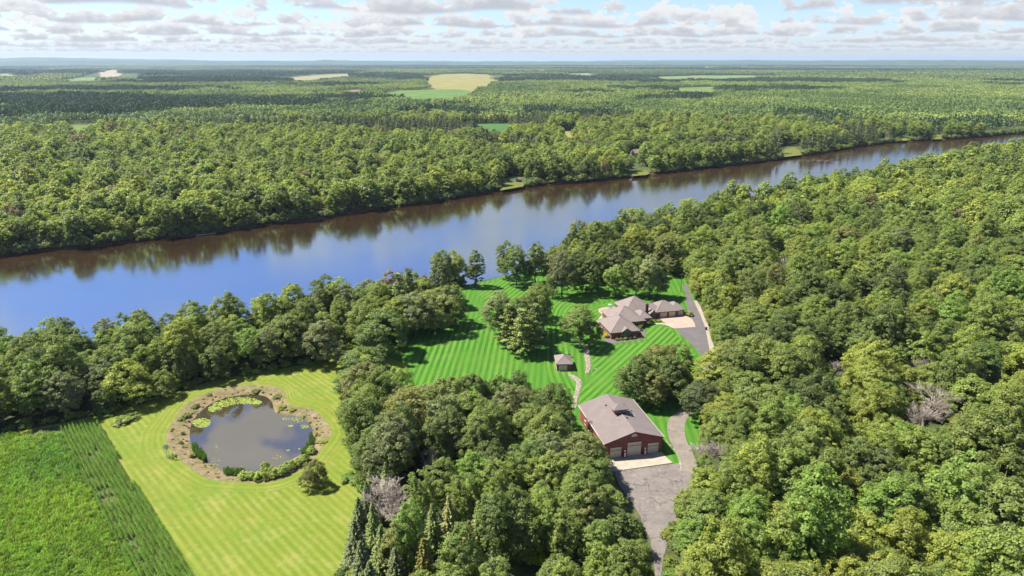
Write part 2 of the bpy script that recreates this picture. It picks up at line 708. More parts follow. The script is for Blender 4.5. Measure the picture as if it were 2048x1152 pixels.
FAR = jag(ext(far_bank), 1.6, 4)
NEAR = jag(ext(near_bank), 1.0, 5)
BIG = 60000.0

# pond outlines, from the photograph
PS = 5.237


def pz(pts, z=0.0):
    return gp([(310 + a / PS, 760 + b / PS) for a, b in pts], z)


pond_outer = smooth_closed(pz([(125, 640), (120, 560), (180, 460), (230, 370), (310, 265), (420, 190), (560, 130), (700, 85), (860, 60), (1020, 50), (1200, 60),
                               (1340, 95), (1375, 170), (1370, 240), (1450, 280), (1600, 290), (1700, 335), (1790, 430), (1845, 510), (1850, 570), (1800, 650), (1700, 780), (1600, 890),
                               (1450, 985), (1300, 1055), (1100, 1080), (900, 1070), (700, 1055), (570, 1045), (450, 980), (330, 890), (240, 810), (170, 740)]), 2)
POND_Z = -0.8
pond_inner = smooth_closed(pz([(375, 500), (400, 420), (520, 290), (640, 220), (800, 175), (980, 150), (1130, 160), (1210, 205), (1235, 270), (1245, 340),
                               (1330, 370), (1450, 375), (1550, 395), (1620, 460), (1655, 530), (1625, 650), (1570, 750), (1450, 820), (1330, 880), (1150, 950), (1000, 975),
                               (880, 990), (740, 975), (650, 910), (550, 850), (480, 770), (390, 700), (365, 600)], POND_Z), 2)

# ground: near land with the pond hole, far land, and the river banks, one object
vs, fs = [], []


def land(poly, holes=()):
    loops = [[Vector((x, y, 0)) for x, y in poly]] + [[Vector((x, y, 0)) for x, y in h] for h in holes]
    b = len(vs)
    flat = [v for lp in loops for v in lp]
    vs.extend((v.x, v.y, 0.0) for v in flat)
    for t in tessellate_polygon(loops):
        a, c, d = (flat[i] for i in t)
        s = (c.x - a.x) * (d.y - a.y) - (c.y - a.y) * (d.x - a.x)
        if abs(s) > 1e-6:
            fs.append(tuple(b + i for i in (t if s > 0 else t[::-1])))


near_poly = NEAR + [(BIG, NEAR[-1][1]), (BIG, -4000 - 2000), (-BIG, -6000), (-BIG, NEAR[0][1])]
far_poly = FAR + [(BIG, FAR[-1][1]), (BIG, BIG), (-BIG, BIG), (-BIG, FAR[0][1])]
land(near_poly, [pond_outer])
land(far_poly)
nland = len(fs)
for bank, sgn in ((NEAR, 1), (FAR, -1)):
    b = len(vs)
    nx, ny = -DIRV[1] * sgn, DIRV[0] * sgn        # towards the river
    for (x, y) in bank:
        vs.append((x, y, 0.0))
        vs.append((x + nx * 2.2, y + ny * 2.2, -1.9))
        vs.append((x + nx * 5.0, y + ny * 5.0, -4.0))
    for i in range(len(bank) - 1):
        for j in (0, 1):
            q = (b + i * 3 + j, b + i * 3 + j + 1, b + i * 3 + 3 + j + 1, b + i * 3 + 3 + j)
            fs.append(q if sgn < 0 else q[::-1])
me = bpy.data.meshes.new('ground')
me.from_pydata(vs, [], fs)
ground = link('ground', me, MATS['forest_floor'])
me.materials.append(MATS['bank_soil'])
for i, p in enumerate(me.polygons):
    if i >= nland:
        p.material_index = 1
bm = bmesh.new()
bm.from_mesh(me)
for f in bm.faces:
    if f.normal.z < 0:
        f.normal_flip()
bm.to_mesh(me)
bm.free()
tag(ground, 'flat wooded land on both sides of the river', kind='structure')
river_poly = [(x - (-DIRV[1]) * -3, y - 3) for x, y in NEAR] + [(x, y + 3) for x, y in FAR[::-1]]
river = sheet('river', river_poly, WATER_Z, MATS['river_water'])
tag(river, 'wide brown river reflecting blue sky between two wooded banks')

# ------------------------------------------------------------------ meadow, pond, corn ground
meadow_poly = gp([(-500, 1010), (0, 868), (60, 858), (130, 845), (200, 830), (260, 815), (340, 790), (400, 768), (470, 752), (560, 738), (640, 722), (690, 680), (720, 660),
                  (790, 690), (830, 760), (790, 830), (740, 900), (745, 980), (735, 1040), (715, 1100), (705, 1180), (700, 1300), (-900, 1300)])
meadow = sheet('meadow', meadow_poly, 0.03, MATS['meadow_mown'], uvdir=math.atan2(g(572, 1098).y - g(493, 1015).y, g(572, 1098).x - g(493, 1015).x), holes=[pond_outer])
tag(meadow, 'yellow-green mown meadow round the pond with faint mowing stripes')

# mown passes that follow the pond
cx = sum(p[0] for p in pond_outer) / len(pond_outer)
cyy = sum(p[1] for p in pond_outer) / len(pond_outer)
ring_out = []
for (x, y) in pond_outer:
    d = Vector((x - cx, y - cyy))
    w = 6.0 + 1.5 * math.sin(math.atan2(d.y, d.x) * 2 + 1)
    d.normalize()
    ring_out.append((x + d.x * w, y + d.y * w))
ring_in = pond_outer + [pond_outer[0]]
ring_out = ring_out + [ring_out[0]]
mr = ribbon('meadow_path', [(x, y) for x, y in ring_in], ring_out, 0.055, MATS['meadow_ring'], 3)
tag(mr, 'mown grass ring that follows the pond edge')

# pond bank: from the grass down to the bottom
n = len(pond_outer)
prof = [(0.0, 0.06), (0.12, 0.02), (0.45, -0.25), (0.80, -0.6), (1.0, POND_Z - 0.03), (1.35, -1.6), (2.4, -2.3)]
# match inner points by angle
inn = sorted(pond_inner, key=lambda p: math.atan2(p[1] - cyy, p[0] - cx))
out_ = sorted(pond_outer, key=lambda p: math.atan2(p[1] - cyy, p[0] - cx))


def at_angle(loop, a):
    best = None
    m = len(loop)
    for i in range(m):
        p, q = loop[i], loop[(i + 1) % m]
        d = (math.cos(a), math.sin(a))
        x1, y1, x2, y2 = p[0] - cx, p[1] - cyy, q[0] - cx, q[1] - cyy
        den = d[0] * (y2 - y1) - d[1] * (x2 - x1)
        if abs(den) < 1e-9:
            continue
        t = (d[1] * x1 - d[0] * y1) / den
        if -1e-6 <= t <= 1 + 1e-6:
            rad = (x1 + t * (x2 - x1)) * d[0] + (y1 + t * (y2 - y1)) * d[1]
            if rad > 0 and (best is None or rad > best):
                best = rad
    return best or 1.0


NA = 180
vs2, fs2 = [], []
rr = random.Random(3)
pond_ang = []
for i in range(NA):
    a = 2 * math.pi * i / NA
    ro, ri = at_angle(pond_outer, a), at_angle(pond_inner, a)
    ri = min(ri, ro - 0.4)
    pond_ang.append((a, ro, ri))
    for (t, z) in prof:
        rad = ro + 0.15 + (ri - ro - 0.15) * t if t <= 1 else ri * (1 - (t - 1) * 0.5)
        vs2.append((cx + math.cos(a) * rad, cyy + math.sin(a) * rad, z + (rr.uniform(-.05, .05) if 0 < t < 1 else 0)))
K = len(prof)
for i in range(NA):
    for j in range(K - 1):
        fs2.append((i * K + j, ((i + 1) % NA) * K + j, ((i + 1) % NA) * K + j + 1, i * K + j + 1))
fs2.append(tuple(i * K + K - 1 for i in range(NA)))
me = bpy.data.meshes.new('pond_bank')
me.from_pydata(vs2, [], fs2)
pb = link('pond_bank', me, MATS['pond_bank'])
tag(pb, 'brown gravelly bank sloping down to the pond water', kind='structure')
bm = bmesh.new()
bm.from_mesh(me)
for f in bm.faces:
    if f.normal.z < 0:
        f.normal_flip()
bm.to_mesh(me)
bm.free()
pond = sheet('pond_water', [(cx + math.cos(a) * (ri + .5), cyy + math.sin(a) * (ri + .5)) for a, ro, ri in pond_ang], POND_Z, MATS['pond_water'])
tag(pond, 'dark still pond water reflecting clouds and trees')

corn_poly = gp([(-400, 985), (0, 868), (60, 862), (130, 850), (190, 848), (212, 862), (226, 900), (262, 960), (310, 1030), (355, 1100), (392, 1160), (440, 1300), (-700, 1300)])
plain('field_soil', (0.085, 0.080, 0.036), (0.045, 0.065, 0.020), 0.7, 0.95, 0.1, 0.1)
cf = sheet('field', corn_poly, 0.075, MATS['field_soil'])
tag(cf, 'soil of the corn field beside the meadow')

# ------------------------------------------------------------------ lawn
lawn_poly = gp([(700, 690), (760, 650), (830, 640), (890, 625), (915, 600), (905, 578), (940, 570), (970, 563), (1000, 554), (1030, 549), (1060, 546), (1110, 534), (1180, 540), (1250, 545), (1330, 545), (1380, 548),
                (1386, 575), (1400, 640), (1440, 715), (1420, 770), (1400, 815), (1404, 850), (1398, 890), (1362, 945), (1345, 925), (1150, 925), (1110, 850), (1060, 850), (960, 855), (860, 850), (800, 850), (770, 780), (820, 730)])
lawn = sheet('lawn', lawn_poly, 0.043, MATS['lawn_soft'], uvdir=R(86))
tag(lawn, 'bright green mown lawn round the brick house')


def planar_dir(p0, p1):
    a, b = g(*p0), g(*p1)
    return math.atan2(b.y - a.y, b.x - a.x)


lz = gp([(820, 745), (850, 690), (900, 668), (985, 640), (1030, 700), (1045, 745), (1030, 850), (860, 850)])
la = sheet('lawn', rough(lz, 0.3, 2), 0.05, MATS['lawn_mown'], uvdir=planar_dir((940, 735), (965, 640)))
tag(la, 'striped lawn panel left of the tall pines')
s96 = lambda x, y: (1090 + x / 9.6, 680 + y / 9.6)
fl = gp([(1182, 690), (1212, 690), (1248, 690), (1295, 685), (1290, 660), (1308, 650), (1330, 652), (1350, 668), (1395, 712), (1400, 750), (1340, 800), (1290, 830), (1160, 830), (1156, 800), (1165, 775), (1182, 752), (1187, 735)])
lb = sheet('lawn', rough(fl, 0.2, 3), 0.05, MATS['lawn_mown'], uvdir=planar_dir((1200, 790), (1330, 668)))
tag(lb, 'lawn with strong diagonal stripes before the brick house')
# curved passes from the shed round behind the house
lft = smooth_open(gp([(1118, 800), (1090, 745), (1091, 700), (1092, 660), (1096, 630), (1108, 606), (1140, 590), (1190, 584), (1260, 586)]), 2)
rgt = smooth_open(gp([(1158, 800), (1150, 745), (1143, 705), (1136, 668), (1137, 645), (1150, 622), (1180, 608), (1215, 600), (1262, 598)]), 2)
lc = ribbon('lawn', lft, rgt, 0.055, MATS['lawn_mown'], 4)
tag(lc, 'curved lawn stripes sweeping from the small shed round the patio')
l2 = smooth_open(gp([(1150, 668), (1146, 650), (1158, 628), (1185, 613), (1218, 604)]), 2)
r2 = smooth_open(gp([(1205, 652), (1190, 645), (1190, 632), (1205, 622), (1232, 612)]), 2)
ld = ribbon('lawn', l2, r2, 0.06, MATS['lawn_mown'], 3)
tag(ld, 'curved lawn stripes between the patio and the large oak')
le = sheet('lawn', rough(gp([(945, 580), (1000, 560), (1075, 560), (1100, 590), (1060, 600), (1010, 610), (985, 640), (950, 640), (975, 605)]), 0.3, 5), 0.052, MATS['lawn_mown'], uvdir=planar_dir((965, 640), (1050, 575)))
tag(le, 'lawn slope with curved stripes near the river bank')

# ------------------------------------------------------------------ drives
s29 = lambda x, y: (1100 + x / 2.94, 760 + y / 2.94)
dl = [(375, 540), (420, 640), (480, 720), (530, 800), (560, 880), (590, 950), (608, 1050), (618, 1150), (622, 1400)]
dr = [(640, 1400), (655, 1150), (665, 1050), (690, 950), (720, 860), (790, 780), (870, 710), (905, 640), (900, 570), (850, 470), (765, 490), (720, 495)]
yard = sheet('driveway', rough(gp([s29(*p) for p in dl + dr]), 0.12, 6), 0.075, MATS['old_asphalt'])
tag(yard, 'cracked grey asphalt yard before the red workshop')
ll = [(768, 530), (760, 440), (712, 375), (690, 320), (688, 260), (705, 220), (745, 190), (790, 150), (830, 90), (870, 0), (900, -80), (925, -130)]
lr = [(880, 560), (860, 470), (810, 380), (795, 330), (790, 280), (800, 235), (835, 195), (880, 150), (920, 90), (950, 10), (975, -80), (985, -130)]
lane = ribbon('driveway', smooth_open(gp([s29(*p) for p in ll]), 2), smooth_open(gp([s29(*p) for p in lr]), 2), 0.09, MATS['lane_asphalt'], 2)
tag(lane, 'pale curving lane climbing from the workshop under the trees')
s72 = lambda x, y: (1360 + x / 7.2, 560 + y / 7.2)
ul = [(50, 60), (60, 130), (90, 300), (108, 420), (110, 530), (-60, 690), (-20, 760), (150, 915), (300, 1075), (340, 1160)]
ur = [(455, 1160), (437, 1060), (380, 770), (350, 650), (300, 520), (215, 340), (132, 160), (110, 60)]
upper = sheet('driveway', gp([s72(*p) for p in ul + ur]), 0.08, MATS['drive_asphalt'])
tag(upper, 'smooth grey asphalt drive beside the brick house')
gl_ = smooth_open(gp([s72(*p) for p in [(200, 300), (215, 340), (300, 520), (350, 650), (380, 770), (437, 1060), (455, 1160)]]), 1)
gr_ = smooth_open(gp([s72(*p) for p in [(240, 300), (300, 390), (360, 540), (410, 660), (440, 800), (520, 1060), (550, 1160)]]), 1)
plain('verge_gravel', (0.279, 0.234, 0.18), (0.207, 0.1755, 0.135), 1.2, 0.95, 0.1, 0.05, detail=8)
gs = ribbon('gravel_strip', gl_, gr_, 0.07, MATS['verge_gravel'], 1)
tag(gs, 'pale gravel verge along the upper drive')
# ------------------------------------------------------------------ building materials
def siding(name, a, b, pitch=0.3):
    m, k, out = new_mat(name)
    co = k.coords('Object')
    sep = k.n('ShaderNodeSeparateXYZ')
    k.l(co, sep.inputs[0])
    s = k.math('PINGPONG', k.math('ADD', sep.outputs[0], sep.outputs[1]), pitch)
    rib = k.maprange(s, 0.0, pitch * 0.25, 1.0, 0.0)
    n = k.noise(co, 0.8, 5, 0.65)
    c = k.mix(k.maprange(n, 0.35, 0.65, 0, 1), a, b)
    principled(k, out, c, 0.55, 0.3, 0, k.bump(rib, 0.02))


def brickwall(name, a, b, mortar):
    m, k, out = new_mat(name)
    co = k.coords('Object')
    sep = k.n('ShaderNodeSeparateXYZ')
    k.l(co, sep.inputs[0])
    cb = k.n('ShaderNodeCombineXYZ')
    k.l(k.math('ADD', sep.outputs[0], sep.outputs[1]), cb.inputs[0])
    k.l(sep.outputs[2], cb.inputs[1])
    br = k.n('ShaderNodeTexBrick')
    br.inputs['Scale'].default_value = 1.0
    br.inputs['Brick Width'].default_value = 0.3
    br.inputs['Row Height'].default_value = 0.1
    br.inputs['Mortar Size'].default_value = 0.008
    br.inputs['Color1'].default_value = (*a, 1)
    br.inputs['Color2'].default_value = (*b, 1)
    br.inputs['Mortar'].default_value = (*mortar, 1)
    k.l(cb.outputs[0], br.inputs['Vector'])
    n = k.noise(co, 0.6, 4)
    c = k.mix(k.maprange(n, 0.4, 0.62, 0, 0.4), br.outputs[0], tuple(x * 0.7 for x in a))
    principled(k, out, c, 0.85, 0.2)


def shingles(name, a, b):
    m, k, out = new_mat(name)
    co = k.coords('Object')
    sep = k.n('ShaderNodeSeparateXYZ')
    k.l(co, sep.inputs[0])
    course = k.math('FRACT', k.math('MULTIPLY', sep.outputs[2], 5.0))
    n = k.noise(co, 7.0, 3, 0.7)
    n2 = k.noise(co, 0.35, 4, 0.6)
    f = k.math('ADD', k.math('MULTIPLY', k.maprange(n, 0.3, 0.7, 0, 1), 0.6), k.math('MULTIPLY', k.maprange(n2, 0.38, 0.62, 0, 1), 0.4))
    c = k.mix(f, a, b)
    c = k.mix(k.maprange(course, 0.8, 1.0, 0, 0.25), c, tuple(x * 0.5 for x in a))
    principled(k, out, c, 0.9, 0.2, 0, k.bump(course, 0.015))


siding('red_siding', (0.205, 0.058, 0.050), (0.160, 0.045, 0.041))
brickwall('red_brick', (0.205, 0.076, 0.060), (0.150, 0.054, 0.046), (0.25, 0.19, 0.165))
shingles('grey_shingle', (0.1242, 0.1008, 0.0941), (0.1551, 0.1286, 0.1207))
shingles('tan_shingle', (0.1482, 0.1189, 0.1083), (0.1853, 0.1510, 0.1389))
shingles('brown_shingle', (0.1732, 0.1332, 0.1066), (0.2198, 0.1732, 0.1399))
plain('white_trim', (0.72, 0.68, 0.62), (0.62, 0.58, 0.52), 2.0, 0.6)
plain('gutter_tan', (0.40, 0.36, 0.31), (0.33, 0.30, 0.26), 2.0, 0.6)
plain('door_beige', (0.56, 0.48, 0.38), (0.49, 0.42, 0.33), 0.7, 0.6)
plain('door_gap', (0.20, 0.17, 0.14), None, 1.0, 0.8)
plain('dark_metal', (0.03, 0.028, 0.027), (0.05, 0.045, 0.04), 4.0, 0.5)
plain('pipe_white', (0.65, 0.64, 0.62), None, 4.0, 0.5)
plain('red_paint', (0.42, 0.035, 0.025), (0.32, 0.025, 0.02), 2.0, 0.35, 0.5)
plain('white_paint', (0.80, 0.78, 0.75), (0.7, 0.68, 0.66), 2.0, 0.4)
plain('wood', (0.20, 0.13, 0.075), (0.12, 0.08, 0.05), 3.0, 0.8)
plain('bark', (0.13, 0.105, 0.082), (0.07, 0.055, 0.043), 3.0, 0.95, 0.1, 0.05)
plain('birch_bark', (0.42, 0.39, 0.34), (0.22, 0.20, 0.17), 2.5, 0.9, 0.1, 0.03)
plain('dead_wood', (0.33, 0.285, 0.235), (0.24, 0.205, 0.17), 2.0, 0.95, 0.1, 0.03)
plain('stone', (0.29, 0.245, 0.19), (0.18, 0.155, 0.12), 1.2, 0.9, 0.2, 0.05)
plain('steel', (0.45, 0.46, 0.50), (0.35, 0.36, 0.40), 3.0, 0.4, 0.5, 0.0, 0.6)
plain('green_cloth', (0.20, 0.28, 0.21), (0.16, 0.23, 0.17), 3.0, 0.9)
m_, k_, o_ = new_mat('glass')
principled(k_, o_, (0.025, 0.035, 0.045), 0.08, 0.6)


def hip(mb, x0, x1, y0, y1, z, pitch, th=0.22, gable=False):
    """closed hip roof body over a rectangle; gable=True runs the ridge to both ends along y"""
    w, d = x1 - x0, y1 - y0
    if gable:
        rz = z + w / 2 * pitch
        r0, r1 = ((x0 + x1) / 2, y0), ((x0 + x1) / 2, y1)
    elif w <= d:
        rz = z + w / 2 * pitch
        r0, r1 = ((x0 + x1) / 2, y0 + w / 2), ((x0 + x1) / 2, y1 - w / 2)
    else:
        rz = z + d / 2 * pitch
        r0, r1 = (x0 + d / 2, (y0 + y1) / 2), (x1 - d / 2, (y0 + y1) / 2)
    v = [(x0, y0, z - th), (x1, y0, z - th), (x1, y1, z - th), (x0, y1, z - th),
         (x0, y0, z), (x1, y0, z), (x1, y1, z), (x0, y1, z), (*r0, rz), (*r1, rz)]
    f = [(3, 2, 1, 0), (0, 1, 5, 4), (1, 2, 6, 5), (2, 3, 7, 6), (3, 0, 4, 7)]
    if w <= d or gable:
        f += [(4, 5, 8), (5, 6, 9, 8), (6, 7, 9), (7, 4, 8, 9)]
    else:
        f += [(4, 5, 9, 8), (5, 6, 9), (6, 7, 8, 9), (7, 4, 8)]
    mb.add(v, f)
    return r0, r1, rz


def hipped(x0, x1, y0, y1, z, pitch, mat, parent, caps=True, name='roof'):
    mb = MB()
    r0, r1, rz = hip(mb, x0, x1, y0, y1, z, pitch)
    o = mb.build(name, mat, parent)
    if caps:
        c = MB()
        if abs(r0[0] - r1[0]) + abs(r0[1] - r1[1]) > 0.3:
            c.tube((*r0, rz), (*r1, rz), 0.09, 0.09, 5)
        ends = [(r0, (x0, y0)), (r1, (x1, y1))]
        if x1 - x0 <= y1 - y0:
            ends += [(r0, (x1, y0)), (r1, (x0, y1))]
        else:
            ends += [(r0, (x0, y1)), (r1, (x1, y0))]
        for a, b in ends:
            c.tube((*a, rz), (*b, z + 0.02), 0.07, 0.07, 4)
        c.build('ridge_cap', MATS['roof_cap'] if 'roof_cap' in MATS else mat, o)
    return o


shingles('roof_cap', (0.1532, 0.1332, 0.1199), (0.1865, 0.1632, 0.1465))


def overhead_door(parent, x0, x1, y, z1, rows, win=True, cols=6):
    """sectional garage door that faces -y"""
    d = MB().box(x0, x1, y - 0.04, y + 0.05, 0.05, z1).build('garage_door', MATS['door_gap'], parent)
    h = (z1 - 0.05) / rows
    for r in range(rows):
        MB().box(x0 + 0.03, x1 - 0.03, y - 0.075, y - 0.04, 0.05 + r * h + 0.02, 0.05 + (r + 1) * h - 0.02).build('panel', MATS['door_beige'], d)
    if win:
        cw = (x1 - x0) / cols
        zc = 0.05 + (rows - 0.5) * h if rows < 5 else 0.05 + (rows - 1.5) * h
        for c in range(cols):
            MB().box(x0 + c * cw + cw * 0.2, x0 + (c + 1) * cw - cw * 0.2, y - 0.09, y - 0.07, zc - h * 0.22, zc + h * 0.22).build('pane', MATS['glass'], d)
    t = MB()
    t.box(x0 - 0.14, x0, y - 0.1, y + 0.02, 0, z1 + 0.14)
    t.box(x1, x1 + 0.14, y - 0.1, y + 0.02, 0, z1 + 0.14)
    t.box(x0, x1, y - 0.1, y + 0.02, z1, z1 + 0.14)
    t.build('frame', MATS['red_siding'], d)
    return d


def window(parent, x0, x1, z0, z1, y, n=1, M=None, mat='white_trim'):
    """window in a wall facing -y (or placed by M), n lights"""
    def mk(mb):
        if M is not None:
            mb.v = [tuple(M @ Vector(q)) for q in mb.v]
        return mb
    f = MB()
    t = 0.09
    f.box(x0 - t, x1 + t, y - 0.09, y, z0 - t, z0)
    f.box(x0 - t, x1 + t, y - 0.09, y, z1, z1 + t)
    f.box(x0 - t, x0, y - 0.09, y, z0, z1)
    f.box(x1, x1 + t, y - 0.09, y, z0, z1)
    w = (x1 - x0) / n
    for i in range(1, n):
        f.box(x0 + i * w - t / 2, x0 + i * w + t / 2, y - 0.09, y, z0, z1)
    o = mk(f).build('window', MATS[mat], parent)
    for i in range(n):
        mk(MB().box(x0 + i * w + 0.05, x0 + (i + 1) * w - 0.05, y - 0.05, y - 0.02, z0, z1)).build('pane', MATS['glass'], o)
    return o


# ------------------------------------------------------------------ red workshop
def workshop():
    a = R(12.6)
    B = thing('workshop_building', 'large red metal workshop with grey gable roof, cupola and three overhead doors', 'workshop', (25.4, 164.3, 0), a)
    W, D, E_, RZ = 17.7, 23.2, 4.95, 7.75
    i = 0.45
    mid = W / 2
    rise = (RZ - E_) / mid
    w = MB()
    # gable walled body, a little under the roof
    x0, x1, y0, y1 = i, W - i, i, D - i
    ze, zr = E_ - 0.1 + i * rise - 0.12, RZ - 0.24
    w.add([(x0, y0, 0), (x1, y0, 0), (x1, y0, ze), (mid, y0, zr), (x0, y0, ze), (x0, y1, 0), (x1, y1, 0), (x1, y1, ze), (mid, y1, zr), (x0, y1, ze)],
          [(0, 1, 2, 3, 4), (5, 9, 8, 7, 6), (0, 4, 9, 5), (1, 6, 7, 2), (2, 7, 8, 3), (3, 8, 9, 4)])
    w.build('wall', MATS['red_siding'], B)
    r = MB()
    th = 0.2
    r.add([(0, 0, E_), (mid, 0, RZ), (W, 0, E_), (0, 0, E_ - th), (mid, 0, RZ - th), (W, 0, E_ - th),
           (0, D, E_), (mid, D, RZ), (W, D, E_), (0, D, E_ - th), (mid, D, RZ - th), (W, D, E_ - th)],
          [(0, 1, 7, 6), (1, 2, 8, 7), (3, 9, 10, 4), (4, 10, 11, 5), (0, 3, 4, 1), (1, 4, 5, 2), (6, 7, 10, 9), (7, 8, 11, 10), (0, 6, 9, 3), (2, 5, 11, 8)])
    roof = r.build('roof', MATS['grey_shingle'], B)
    MB().tube((mid, -0.02, RZ + 0.02), (mid, D, RZ + 0.02), 0.11, 0.11, 6).build('ridge_cap', MATS['roof_cap'], roof)
    for xx in (-0.08, W + 0.08):
        MB().box(xx - 0.08, xx + 0.08, -0.02, D + 0.02, E_ - 0.24, E_ - 0.04).build('gutter', MATS['gutter_tan'], roof)
    fa = MB()
    for s in (-1, 1):
        xe = mid + s * (W / 2)
        fa.add([(xe, -0.05, E_ - 0.02), (mid, -0.05, RZ - 0.02), (mid, -0.05, RZ - 0.28), (xe, -0.05, E_ - 0.28),
                (xe, -0.012, E_ - 0.02), (mid, -0.012, RZ - 0.02), (mid, -0.012, RZ - 0.28), (xe, -0.012, E_ - 0.28)],
               [(0, 1, 2, 3), (7, 6, 5, 4), (0, 4, 5, 1), (1, 5, 6, 2), (2, 6, 7, 3), (3, 7, 4, 0)])
    fa.build('fascia', MATS['red_siding'], roof)
    # doors
    overhead_door(B, 1.95, 5.25, i - 0.02, 3.25, 5)
    overhead_door(B, 6.95, 11.1, i - 0.02, 4.25, 6, cols=7)
    overhead_door(B, 13.05, 16.35, i - 0.02, 3.25, 5)
    # half round gable light
    f = MB()
    pts = [(mid + 0.85 * math.cos(t), 6.05 + 0.85 * math.sin(t)) for t in np.linspace(0, math.pi, 13)]
    pts2 = [(mid + 0.66 * math.cos(t), 6.14 + 0.62 * math.sin(t)) for t in np.linspace(0, math.pi, 13)]
    for P, y_, nm in ((pts, i - 0.07, 'f'), (pts2, i - 0.1, 'g')):
        mb = MB()
        nn = len(P)
        mb.add([(x, y_, z) for x, z in P] + [(x, i + 0.01, z) for x, z in P],
               [tuple(range(nn)), tuple(range(2 * nn - 1, nn - 1, -1))] + [(q, (q + 1) % nn, nn + (q + 1) % nn, nn + q) for q in range(nn)])
        if nm == 'f':
            win = mb.build('window', MATS['white_trim'], B)
        else:
            mb.build('pane', MATS['pipe_white'], win)
    # side door and windows on the left long wall
    ML = Matrix.Translation((i, 0, 0)) @ Matrix.Rotation(-math.pi / 2, 4, 'Z')
    for yy in (6.5, 12.0, 17.5):
        window(B, -yy - 0.6, -yy + 0.6, 1.3, 2.5, 0.0, 1, ML)
    # cupola
    cxm, cym = mid, 12.3
    c = MB()
    hw = 1.7
    c.box(cxm - hw, cxm + hw, cym - 1.25, cym + 1.25, 6.6, 8.95)
    cu = c.build('cupola', MATS['red_siding'], B)
    for k2 in (0, 1):
        xa = cxm - 1.35 + k2 * 1.45
        window(cu, xa, xa + 1.15, 8.0, 8.65, cym - 1.25, 2)
    cr = MB()
    hip(cr, cxm - 2.45, cxm + 2.45, cym - 2.0, cym + 2.0, 9.05, 0.52, 0.16)
    cro = cr.build('cupola_roof', MATS['grey_shingle'], cu)
    cro.location = (0, 0, 0)
    # vents
    for (x, y, mt, r_, h) in ((6.6, 17.2, 'dark_metal', 0.26, 0.35), (9.6, 8.0, 'dark_metal', 0.26, 0.35), (7.0, 8.3, 'pipe_white', 0.10, 0.6), (12.0, 11.2, 'pipe_white', 0.09, 0.8),
                              (12.6, 9.6, 'pipe_white', 0.09, 0.6), (13.3, 13.6, 'dark_metal', 0.22, 0.3), (5.4, 14.0, 'pipe_white', 0.08, 0.5), (9.1, 16.3, 'pipe_white', 0.08, 0.6)):
        zz = RZ - abs(x - mid) * rise
        MB().tube((x, y, zz - 0.1), (x, y, zz + h), r_, r_ * 0.9, 8).build('roof_vent', MATS[mt], roof)
    MB().box(i - 0.05, W - i + 0.05, i - 0.06, i, 0.0, 0.18).build('base_trim', MATS['dark_metal'], B)
    # downspouts
    for xx in (i - 0.06, W - i + 0.06):
        MB().tube((xx, i - 0.08, 0.05), (xx, i - 0.08, E_ - 0.2), 0.06, 0.06, 6).build('downspout', MATS['red_siding'], B)

    def bl(x, y):
        return (25.4 + x * math.cos(a) - y * math.sin(a), 164.3 + x * math.sin(a) + y * math.cos(a))
    # apron slab
    ap = [bl(-0.2, i - 0.1), bl(W - 0.6, i - 0.1), bl(W + 0.3, -5.6), bl(-1.0, -5.9)]
    for (q0, q1) in ((0.0, 0.33), (0.33, 0.66), (0.66, 1.0)):
        lerp = lambda p, q, t: (p[0] + (q[0] - p[0]) * t, p[1] + (q[1] - p[1]) * t)
        e = 0.0015
        P = [lerp(ap[0], ap[1], q0 + e), lerp(ap[0], ap[1], q1 - e), lerp(ap[3], ap[2], q1 - e), lerp(ap[3], ap[2], q0 + e)]
        if q0 == 0:
            slab = thing('concrete_apron', 'pale concrete apron slab before the three workshop doors', 'apron', (0, 0, 0))
            del slab['category']
            slab['kind'] = 'structure'
        MB().prism(P, -0.05, 0.13).build('slab', MATS['concrete'], slab)
    # two old fuel pumps between the doors
    for j, (x, lab) in enumerate(((6.1, 'vintage red fuel pump standing between the left and middle workshop doors'), (12.1, 'vintage red fuel pump standing between the middle and right workshop doors'))):
        p = bl(x, i - 0.55)
        t = thing('fuel_pump', lab, 'fuel pump', (p[0], p[1], 0.13), a, 'old fuel pumps by the workshop doors')
        MB().box(-0.36, 0.36, -0.28, 0.28, 0, 0.14).build('base', MATS['red_paint'], t)
        b = MB().box(-0.30, 0.30, -0.22, 0.22, 0.14, 1.55)
        b.build('body', MATS['red_paint'], t)
        MB().box(-0.22, 0.22, -0.25, -0.222, 0.28, 0.85).build('panel', MATS['white_paint'], t)
        MB().box(-0.22, 0.22, -0.25, -0.222, 0.98, 1.46).build('dial', MATS['white_paint'], t)
        MB().tube((0, 0, 1.55), (0, 0, 1.72), 0.12, 0.10, 8).build('neck', MATS['red_paint'], t)
        MB().lathe([(0.05, 0), (0.22, 0.08), (0.28, 0.26), (0.22, 0.44), (0.05, 0.52)], 10, (0, 0, 1.72)).build('globe', MATS['white_paint'], t)
        h = MB()
        q = [Vector((0.31, 0, 1.2)), Vector((0.45, -0.05, 0.8)), Vector((0.42, -0.05, 0.4)), Vector((0.34, -0.05, 0.7)), Vector((0.33, -0.05, 1.05))]
        for u, v in zip(q, q[1:]):
            h.tube(u, v, 0.025, 0.025, 5)
        h.build('hose', MATS['dark_metal'], t)
    return bl


bl = workshop()
HO = Vector((39.0, 249.5, 0))
HA = R(12.8)


def hl(x, y, z=0.0):
    return (HO.x + x * math.cos(HA) - y * math.sin(HA), HO.y + x * math.sin(HA) + y * math.cos(HA), z)


